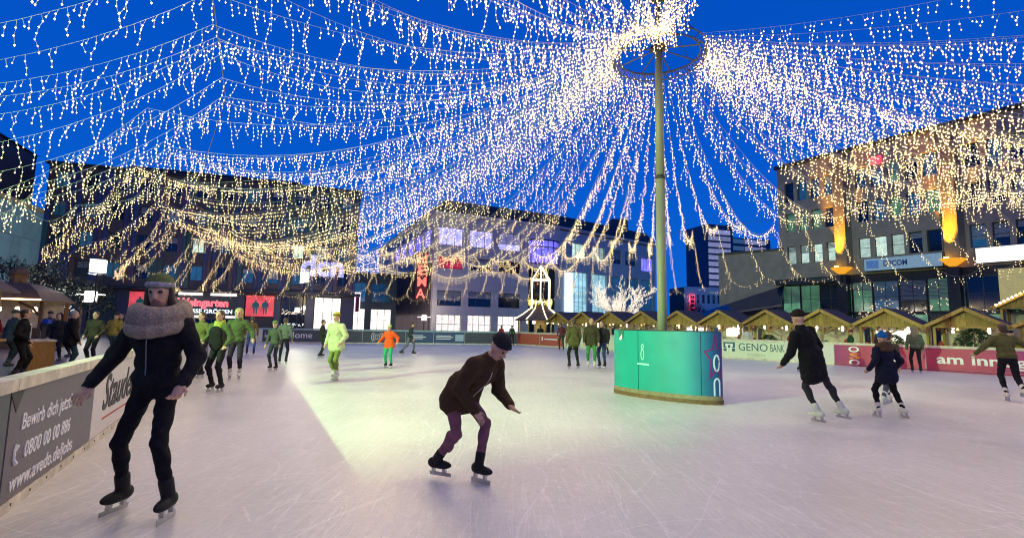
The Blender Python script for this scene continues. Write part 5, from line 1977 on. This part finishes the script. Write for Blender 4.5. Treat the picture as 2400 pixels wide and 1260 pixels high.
    for q, (an, kn_) in enumerate(ankles):
        yaw = R(toes[q])
        fd = A(-math.sin(yaw), math.cos(yaw), 0)
        shn = (kn_ - an) / np.linalg.norm(kn_ - an)
        # the sole stays square to the shin sideways, level along the foot
        sdv = np.cross(fd, shn)
        sdv /= np.linalg.norm(sdv)
        fd2 = fd
        upf = np.cross(sdv, fd2)
        fr_ = np.stack([sdv, fd2, upf], 1)
        prs = [('c', an + shn * 0.12 * s, an - upf * 0.02 * s, 0.053 * s, 0.048 * s, 0), ('e', an + fd2 * 0.055 * s - upf * 0.045 * s, np.array([0.046, 0.135, 0.045]) * s, fr_, 0),
               ('e', an - fd2 * 0.03 * s - upf * 0.03 * s, np.array([0.046, 0.06, 0.055]) * s, fr_, 0)]
        fo_ = bpy.data.objects.new('skate' if skates else 'shoe', sdf_mesh('boot', prs, max(voxel * 0.8, 0.008), [bm_], k=0.02))
        link(fo_, t)
        if skates:
            b0 = an - upf * (ank + 0.0) - fd2 * 0.09 * s
            b1 = an - upf * (ank + 0.0) + fd2 * 0.17 * s
            bl_ = MB()
            v0, v1 = Vector(b0), Vector(b1)
            u3 = Vector(upf)
            bl_.beam(v0 - u3 * (z_off * 0.72), v1 - u3 * (z_off * 0.72), 0.005, z_off * 0.5, upv=u3)
            for f_ in (0.22, 0.72):
                m0 = v0 + (v1 - v0) * f_
                bl_.beam(m0 - u3 * z_off * 0.5, m0 + u3 * 0.02, 0.035, 0.03, upv=Vector(fd2))
            bl_.build('blade', M_steel, fo_)
    # head wear
    if hat:
        hp_ = [('e', hc + hdir * 0.080 * s - hf * 0.008 * s, np.array([0.090, 0.110, 0.086]) * s, hrot, 0)]
        rim = hc + hdir * 0.070 * s
        for k_ in range(10):
            a = 2 * math.pi * k_ / 10
            b2 = 2 * math.pi * (k_ + 1) / 10
            f1 = lambda q_: rim + hr * 0.083 * s * math.cos(q_) + hf * 0.104 * s * math.sin(q_) + hdir * 0.006 * math.sin(q_)
            hp_.append(('c', f1(a), f1(b2), 0.017 * s, 0.017 * s, 1))
        if pompom:
            hp_.append(('e', hc + hdir * 0.165 * s, np.array([0.045] * 3) * s, None, 2))
        hats = hat if isinstance(hat[0], tuple) else (hat, hat, hat)
        o = bpy.data.objects.new('knit_hat', sdf_mesh('knit_hat', hp_, max(voxel * 0.8, 0.008), [cloth(c, knit=True) for c in hats], k=0.012))
        link(o, t)
    elif not hood:
        hp_ = [('e', hc + hdir * 0.045 * s - hf * 0.022 * s, np.array([0.088, 0.100, 0.094]) * s, hrot, 0),
               ('e', hc - hdir * 0.02 * s - hf * 0.055 * s, np.array([0.08, 0.05, 0.08]) * s, hrot, 0)]
        if hair == 'long':
            hp_.append(('c', hc - hf * 0.05 * s, neck0 - hf * 0.10 * s - hdir * 0.08 * s, 0.078 * s, 0.055 * s, 0))
        o = bpy.data.objects.new('hair', sdf_mesh('hair', hp_, max(voxel * 0.8, 0.009), [M_hairg if hair == 'grey' else M_hairb], k=0.02))
        link(o, t)
    if hat and hair == 'long':
        hp_ = [('e', hc + hdir * 0.01 * s - hf * 0.03 * s, np.array([0.088, 0.082, 0.10]) * s, hrot, 0)]
        for q in (-1, 1):
            hp_.append(('c', hc + hr * q * 0.076 * s + hf * 0.012 * s + hdir * 0.03 * s, hc + hr * q * 0.088 * s - hdir * 0.13 * s, 0.024 * s, 0.030 * s, 0))
        o = bpy.data.objects.new('hair', sdf_mesh('hair', hp_, max(voxel * 0.8, 0.008), [M_hairb], k=0.02))
        link(o, t)
    if hood:
        hp_ = [('e', hc + hdir * 0.03 * s - hf * 0.035 * s, np.array([0.108, 0.105, 0.128]) * s, hrot, 0),
               ('c', hc - hf * 0.06 * s - hdir * 0.03 * s, neck0 - hf * 0.07 * s, 0.09 * s, 0.10 * s, 0)]
        hp_ = [h_ for h_ in hp_]
        o = bpy.data.objects.new('hood', sdf_mesh('hood', hp_, max(voxel * 0.8, 0.01), [cloth(hood)], k=0.02))
        link(o, t)
    if scarf:
        hp_ = []
        c0 = neck0 + hdir * 0.0
        rr_ = scarf[1] if len(scarf) > 1 else 0.10
        for lay in range(3):
            for k_ in range(14):
                f1 = lambda q_: c0 + right * (rr_ + 0.012 * lay) * s * math.cos(q_) + fwd * (rr_ + 0.01 * lay) * s * math.sin(q_) + tdir * (0.05 - 0.055 * lay + 0.012 * math.sin(q_ * 2 + lay)) * s + A(0, 0, -0.02 * math.sin(q_)) * s
                a, b2 = 2 * math.pi * k_ / 14, 2 * math.pi * (k_ + 1) / 14
                hp_.append(('c', f1(a), f1(b2), rr_ * 0.42 * s, rr_ * 0.42 * s, lay % 2))
        sc0 = scarf[0] if isinstance(scarf[0][0], tuple) else (scarf[0], scarf[0])
        o = bpy.data.objects.new('scarf', sdf_mesh('scarf', hp_, max(voxel, 0.01), [cloth(c, knit=True) for c in sc0], k=0.012))
        link(o, t)
    if pack:
        hp_ = [('e', P + tdir * 0.33 * s + fwd * pack[1] * s, np.array([0.165, 0.06, 0.17]) * s, rot, 0), ('e', P + tdir * 0.14 * s + fwd * pack[1] * 0.95 * s, np.array([0.17, 0.06, 0.2]) * s, rot, 0)]
        o = bpy.data.objects.new('carrier_bag', sdf_mesh('carrier_bag', hp_, max(voxel, 0.012), [cloth(pack[0])], k=0.02))
        link(o, t)
    return t


# near skater with big scarf, coming towards the camera and holding out one hand to the boards
person('skater in black with striped knit hat and thick grey scarf, reaching towards the boards', (-2.80, 4.12), 181, 1.74, lean=4, side=0,
       feet=((-0.22, 0.04, 0.0), (0.22, -0.10, 0.0)), hip=(-0.03, 0), hands=((-0.30, 0.14, -0.44), (0.40, 0.12, -0.45)), top=(0.011, 0.011, 0.016), legs=(0.008, 0.008, 0.013),
       hat=((0.10, 0.13, 0.05), (0.30, 0.30, 0.34), (0.05, 0.08, 0.04)), scarf=(((0.32, 0.26, 0.20), (0.24, 0.19, 0.15)), 0.15), skates='black', voxel=0.0072, fingers=True, toes=(6, -8), head=(5, 14), legw=0.88, hair='long', puff=0.014, wr=0.005)
# bent skater passing by
person('bent skater in brown jacket and mauve trousers gliding past', (-0.42, 5.13), -128, 1.60, lean=50, feet=((-0.09, 0.10, 0), (0.14, -0.26, 0.03)), hipz=0.83, hip=(0, -0.10),
       hands=((-0.16, 0.20, -0.40), (0.18, 0.02, -0.44)), top=(0.06, 0.035, 0.018), legs=(0.20, 0.085, 0.12), coat=0.10, skates='black', voxel=0.0085, fingers=True,
       head=(22, 0), hair='brown', puff=0.03, hat=((0.02, 0.02, 0.025)), toes=(0, 14), legw=0.9)
# pair in green
person('skater in green jacket with black carrier bag on the chest', (-6.22, 11.11), 172, 1.62, lean=4, feet=((-0.13, 0.02, 0), (0.14, -0.05, 0)), top=(0.07, 0.10, 0.04), legs=(0.015, 0.015, 0.017), hair='brown',
       pack=((0.012, 0.012, 0.014), 0.13), scarf=((0.34, 0.36, 0.06), 0.08), skates='black', voxel=0.012, puff=0.015, fingers=True, hands=((-0.30, 0.16, -0.42), (0.22, 0.22, -0.36)))
person('skater with yellow-green hood behind the skater with the carrier bag', (-7.1, 13.5), 195, 1.72, lean=5, top=(0.07, 0.10, 0.04), legs=(0.025, 0.02, 0.03), hood=(0.34, 0.36, 0.14), skates='white', puff=0.02,
       hands=((-0.40, 0.12, -0.40), (0.30, 0.1, -0.46)))
person('skater in black trousers and olive jacket half hidden behind the green pair', (-8.14, 13.73), 160, 1.62, top=(0.12, 0.12, 0.04), legs=(0.015, 0.015, 0.03), hair='brown', skates='black', hands=((-0.3, 0.2, -0.4), (0.3, 0.1, -0.45)))
person('skater in brown jacket and blue jeans on the far ice', (-11.43, 22.85), 20, 1.62, top=(0.10, 0.05, 0.03), legs=(0.04, 0.06, 0.20), skates='black', voxel=0.018, feet=((-0.14, 0.1, 0), (0.16, -0.12, 0)))
person('child in green jacket and green trousers beside the grey jacket skater', (-7.25, 15.99), 175, 1.42, top=(0.07, 0.085, 0.06), legs=(0.035, 0.04, 0.05), hat=(0.12, 0.18, 0.07), skates='black', voxel=0.014)
person('skater in grey-green jacket and black trousers', (-8.12, 18.61), 10, 1.55, top=(0.10, 0.13, 0.10), legs=(0.012, 0.012, 0.02), skates='black', voxel=0.016, hair='brown', puff=0.01)
person('skater in pale yellow jacket and yellow hat', (-4.59, 13.73), 165, 1.66, top=(0.48, 0.50, 0.28), legs=(0.16, 0.20, 0.05), hat=((0.42, 0.36, 0.03), (0.10, 0.07, 0.02), (0.4, 0.35, 0.03)), skates='white', voxel=0.013, puff=0.03,
       feet=((-0.07, 0.02, 0), (0.09, -0.1, 0)), hands=((-0.26, 0.16, -0.42), (0.27, 0.05, -0.46)), coat=0.10)
person('child in orange jacket and bright green trousers', (-4.12, 17.68), 168, 1.36, top=(0.72, 0.09, 0.02), legs=(0.03, 0.36, 0.14), hat=(0.45, 0.55, 0.25), skates='black', voxel=0.014, puff=0.03, coat=0.06,
       hands=((-0.42, 0.08, -0.36), (0.42, 0.08, -0.36)), legw=1.12)
person('dark skater striding behind the orange child', (-4.9, 25.03), -80, 1.54, lean=14, top=(0.03, 0.035, 0.035), legs=(0.10, 0.12, 0.15), skates='black', voxel=0.018, feet=((-0.05, 0.22, 0), (0.12, -0.36, 0.02)), hipdrop=0.05)
person('skater in black jacket beyond the pale yellow jacket skater', (-8.06, 22.07), -60, 1.52, top=(0.02, 0.02, 0.022), legs=(0.02, 0.03, 0.025), skates='black', voxel=0.02)
person('small figure in red standing at the far corner boards', (-0.75, 39.9), -20, 1.42, top=(0.22, 0.02, 0.03), legs=(0.10, 0.015, 0.02), skates='black', voxel=0.024)
person('small figure in dark green standing at the far corner boards', (0.1, 39.7), 15, 1.45, top=(0.03, 0.06, 0.03), legs=(0.03, 0.015, 0.02), skates='black', voxel=0.024)
# group standing near the drum
person('skater in olive jacket standing beside two others left of the drum', (2.32, 18.99), 15, 1.70, top=(0.085, 0.085, 0.03), legs=(0.012, 0.014, 0.012), skates='black', voxel=0.015, hair='brown', feet=((-0.17, 0, 0), (0.17, 0, 0)), coat=0.05, puff=0.02)
person('skater in dark brown jacket and green trousers in the group of three', (2.98, 19.13), 170, 1.74, top=(0.05, 0.045, 0.025), legs=(0.05, 0.20, 0.06), skates='white', voxel=0.015, hair='grey', puff=0.02, coat=0.08)
person('skater in black jacket and blue jeans in the group of three', (3.42, 19.35), 150, 1.66, top=(0.02, 0.02, 0.022), legs=(0.03, 0.05, 0.12), skates='black', voxel=0.015, hair='brown')
person('skater in dark green coat further behind the group of three', (5.21, 28.4), 20, 1.6, top=(0.03, 0.05, 0.02), legs=(0.02, 0.03, 0.02), skates='black', voxel=0.02)
person('skater in russet jacket by the pale green boards', (3.9, 32.5), 60, 1.62, top=(0.16, 0.06, 0.045), legs=(0.04, 0.03, 0.03), skates='black', voxel=0.022)
person('skater in maroon jacket by the pale green boards', (3.3, 33.6), 10, 1.66, top=(0.11, 0.03, 0.035), legs=(0.05, 0.05, 0.04), skates='black', voxel=0.022)
# right-hand skaters
person('skater in long black coat leaning into a turn', (5.17, 8.74), 22, 1.78, lean=12, side=-13, feet=((-0.02, 0.02, 0), (0.36, -0.16, 0.0)), hip=(-0.14, -0.02), hands=((-0.22, 0.2, -0.46), (0.30, 0.16, -0.40)), top=(0.010, 0.010, 0.012), legs=(0.035, 0.032, 0.038),
       skates='white', voxel=0.0105, hair='brown', coat=0.22, puff=0.02, legw=0.82, fingers=True, hat=(0.02, 0.016, 0.014))
person('child in navy coat with fur hood and bright blue hat', (6.80, 9.42), 6, 1.40, lean=5, feet=((-0.17, 0.03, 0), (0.24, -0.06, 0)), hands=((-0.34, 0.05, -0.42), (0.32, 0.08, -0.42)), top=(0.012, 0.013, 0.03), legs=(0.009, 0.009, 0.012), skates='white', voxel=0.0105,
       hat=(0.01, 0.12, 0.42), pompom=True, scarf=((0.09, 0.055, 0.03), 0.115), coat=0.14, puff=0.03, fingers=True)
person('skater in brown jacket pushing off behind the navy coat child', (8.05, 11.2), -60, 1.58, lean=22, feet=((-0.05, 0.18, 0), (0.18, -0.52, 0.02)), hipdrop=0.10, top=(0.06, 0.04, 0.03), legs=(0.07, 0.065, 0.09), skates='white', voxel=0.013, hair='brown', hands=((-0.3, 0.25, -0.35), (0.3, -0.2, -0.4)))
person('skater in grey-green jacket with fur hood standing at the pink boards', (15.6, 20.0), -25, 1.66, top=(0.09, 0.11, 0.075), legs=(0.015, 0.015, 0.018), skates='black', voxel=0.014, hood=(0.22, 0.20, 0.14), puff=0.02)
person('skater in dark jacket standing close to the fur hood skater', (14.7, 20.7), 200, 1.66, top=(0.025, 0.02, 0.025), legs=(0.02, 0.02, 0.03), skates='white', voxel=0.016, hair='brown')
person('skater in olive jacket gliding away with arms held out', (11.45, 11.98), -25, 1.70, lean=14, feet=((-0.04, 0.05, 0), (0.12, -0.35, 0.14)), hands=((-0.50, 0.1, -0.36), (0.48, 0.1, -0.30)), top=(0.085, 0.085, 0.035), legs=(0.012, 0.012, 0.016), skates='white', voxel=0.012,
       hair='brown', puff=0.02, fingers=True)
person('skater in pink jacket and pale trousers behind the long black coat', (11.0, 19.6), -80, 1.45, lean=14, top=(0.42, 0.08, 0.16), legs=(0.25, 0.27, 0.27), skates='black', voxel=0.016, feet=((-0.06, 0.15, 0), (0.1, -0.25, 0)))
# spectators outside the boards
person('spectator in black jacket looking sideways beside the wooden bin', (-12.63, 13.42, -0.03), -60, 1.70, lean=2, top=(0.012, 0.012, 0.013), legs=(0.012, 0.014, 0.012), skates=None, hair='brown', voxel=0.012, puff=0.025, hands=((-0.27, 0.08, -0.50), (0.25, 0.16, -0.40)), fingers=True, head=(0, 10))
person('spectator in black coat and teal trousers with grey cap', (-12.95, 15.29, -0.03), -35, 1.73, lean=2, top=(0.014, 0.013, 0.012), legs=(0.02, 0.06, 0.06), skates=None, hair='grey', voxel=0.013, puff=0.03, coat=0.08)
person('spectator in dark brown jacket facing the rink', (-14.0, 17.45, -0.03), 185, 1.74, lean=0, top=(0.035, 0.03, 0.022), legs=(0.015, 0.015, 0.02), skates=None, hair='brown', voxel=0.013, puff=0.03, hands=((-0.22, 0.12, -0.42), (0.22, 0.12, -0.42)))
person('spectator in ochre jacket and jeans seen from behind', (-15.0, 19.62, -0.03), 5, 1.74, lean=3, top=(0.22, 0.13, 0.035), legs=(0.04, 0.055, 0.09), skates=None, hair='brown', voxel=0.013, puff=0.03, hat=(0.03, 0.025, 0.02))
person('spectator in red coat near the kiosk counter', (-22.4, 22.4, -0.03), 40, 1.7, top=(0.30, 0.02, 0.02), legs=(0.02, 0.02, 0.02), skates=None, voxel=0.02)
person('spectator in purple jacket near the kiosk', (-20.8, 24.0, -0.03), 160, 1.66, top=(0.12, 0.04, 0.16), legs=(0.02, 0.02, 0.03), skates=None, voxel=0.02)
person('spectator in charcoal coat near the kiosk', (-20.0, 22.4, -0.03), 250, 1.76, top=(0.03, 0.03, 0.035), legs=(0.02, 0.02, 0.03), skates=None, voxel=0.02, hat=(0.04, 0.04, 0.04))
for i_, (x_, y_, hd__, tp_, nm_, ht_) in enumerate(((-16.2, 18.6, 200, (0.02, 0.02, 0.024), 'a black hooded coat', None), (-17.4, 20.6, 150, (0.05, 0.035, 0.03), 'a dark brown parka', (0.02, 0.02, 0.02)), (-15.6, 16.2, -20, (0.03, 0.034, 0.05), 'a dark blue coat', (0.06, 0.06, 0.06)),
        (-17.6, 23.4, 190, (0.022, 0.03, 0.022), 'a dark green coat', None), (-18.8, 25.6, 170, (0.04, 0.04, 0.044), 'a dark grey coat', (0.1, 0.02, 0.02)), (-14.3, 13.9, 40, (0.05, 0.02, 0.02), 'a dark maroon jacket', (0.03, 0.03, 0.03)))):
    person(f'spectator wearing {nm_} in the crowd behind the boards', (x_, y_, -0.03), hd__, 1.66 + 0.03 * (i_ % 4), top=tp_, legs=(0.02, 0.02, 0.025), skates=None, voxel=0.016, puff=0.025, coat=0.06, hat=ht_, hood=(tp_ if 'hooded' in nm_ else None), hair='brown')
# visitors between the stalls and the boards
cw = [('black', (0.015, 0.015, 0.017)), ('wine red', (0.16, 0.02, 0.03)), ('beige', (0.28, 0.22, 0.14)), ('navy', (0.015, 0.02, 0.06)), ('grey', (0.10, 0.10, 0.11)), ('bright red', (0.42, 0.03, 0.02)),
      ('white', (0.5, 0.48, 0.46)), ('brown', (0.08, 0.045, 0.025)), ('dark green', (0.02, 0.06, 0.03)), ('violet', (0.12, 0.05, 0.18)), ('mustard', (0.32, 0.22, 0.03)), ('slate blue', (0.05, 0.08, 0.14))]
spots = [1.4, 3.6, 6.1, 8.8, 11.6, 14.3, 17.9, 20.6, 22.6, 25.3, 28.3, 30.5]
for i, s_ in enumerate(spots):
    q = BF1 + uR * s_ + nR * (1.2 + 0.5 * (i % 3) * 0.6)
    person(f'market visitor in {cw[i][0]} coat between the boards and the stalls', (q.x, q.y, -0.03), [20, 170, -70, 90, 140, -20][i % 6] - 40, 1.62 + 0.04 * (i % 4), top=cw[i][1], legs=(0.02, 0.02, 0.025), skates=None,
           voxel=0.018 if s_ > 15 else 0.024, hat=(cw[(i + 5) % 12][1] if i % 3 else None), coat=0.1, puff=0.02, group='visitors between the boards and the stalls')

# ---------------------------------------------------------------- wooden bin beside the spectators
t = thing('wooden_stand', 'brown wooden stand with white and green poster top beside the spectators', 'stand', (-13.7, 15.1, -0.03), R(-35))
for k in range(5):
    MB().box(-0.36 + k * 0.145, -0.36 + k * 0.145 + 0.138, -0.3, -0.27, 0.02, 0.80).build('plank', mat('stand_wood', (0.30, 0.15, 0.03), 0.6, var=0.3, vscale=5, stretch=(6, 6, 1)), t)
MB().box(-0.36, 0.36, -0.265, 0.3, 0.0, 0.82).build('box_body', mat('stand_wood', (0.3, 0.15, 0.03)), t)
MB().box(-0.38, 0.38, -0.32, 0.32, 0.825, 0.88).build('top_board', M_cream, t)
p_ = MB().box(-0.36, 0.36, -0.29, -0.26, 0.9, 1.33).build('poster', mat('poster_white', (0.6, 0.62, 0.58), 0.5, var=0.3, vscale=3), t)
MB().box(0.0, 0.34, -0.294, -0.291, 0.95, 1.28).build('poster_print', mat('poster_green', (0.2, 0.35, 0.15), 0.5, var=0.5, vscale=8), p_)
MB().box(-0.34, 0.2, 0.1, 0.2, 1.34, 1.46).build('blue_header', mat('header_blue', (0.01, 0.06, 0.45), 0.4), t)
MB().box(-0.33, -0.27, 0.1, 0.2, 0.88, 1.34).build('header_post', M_dark, t)
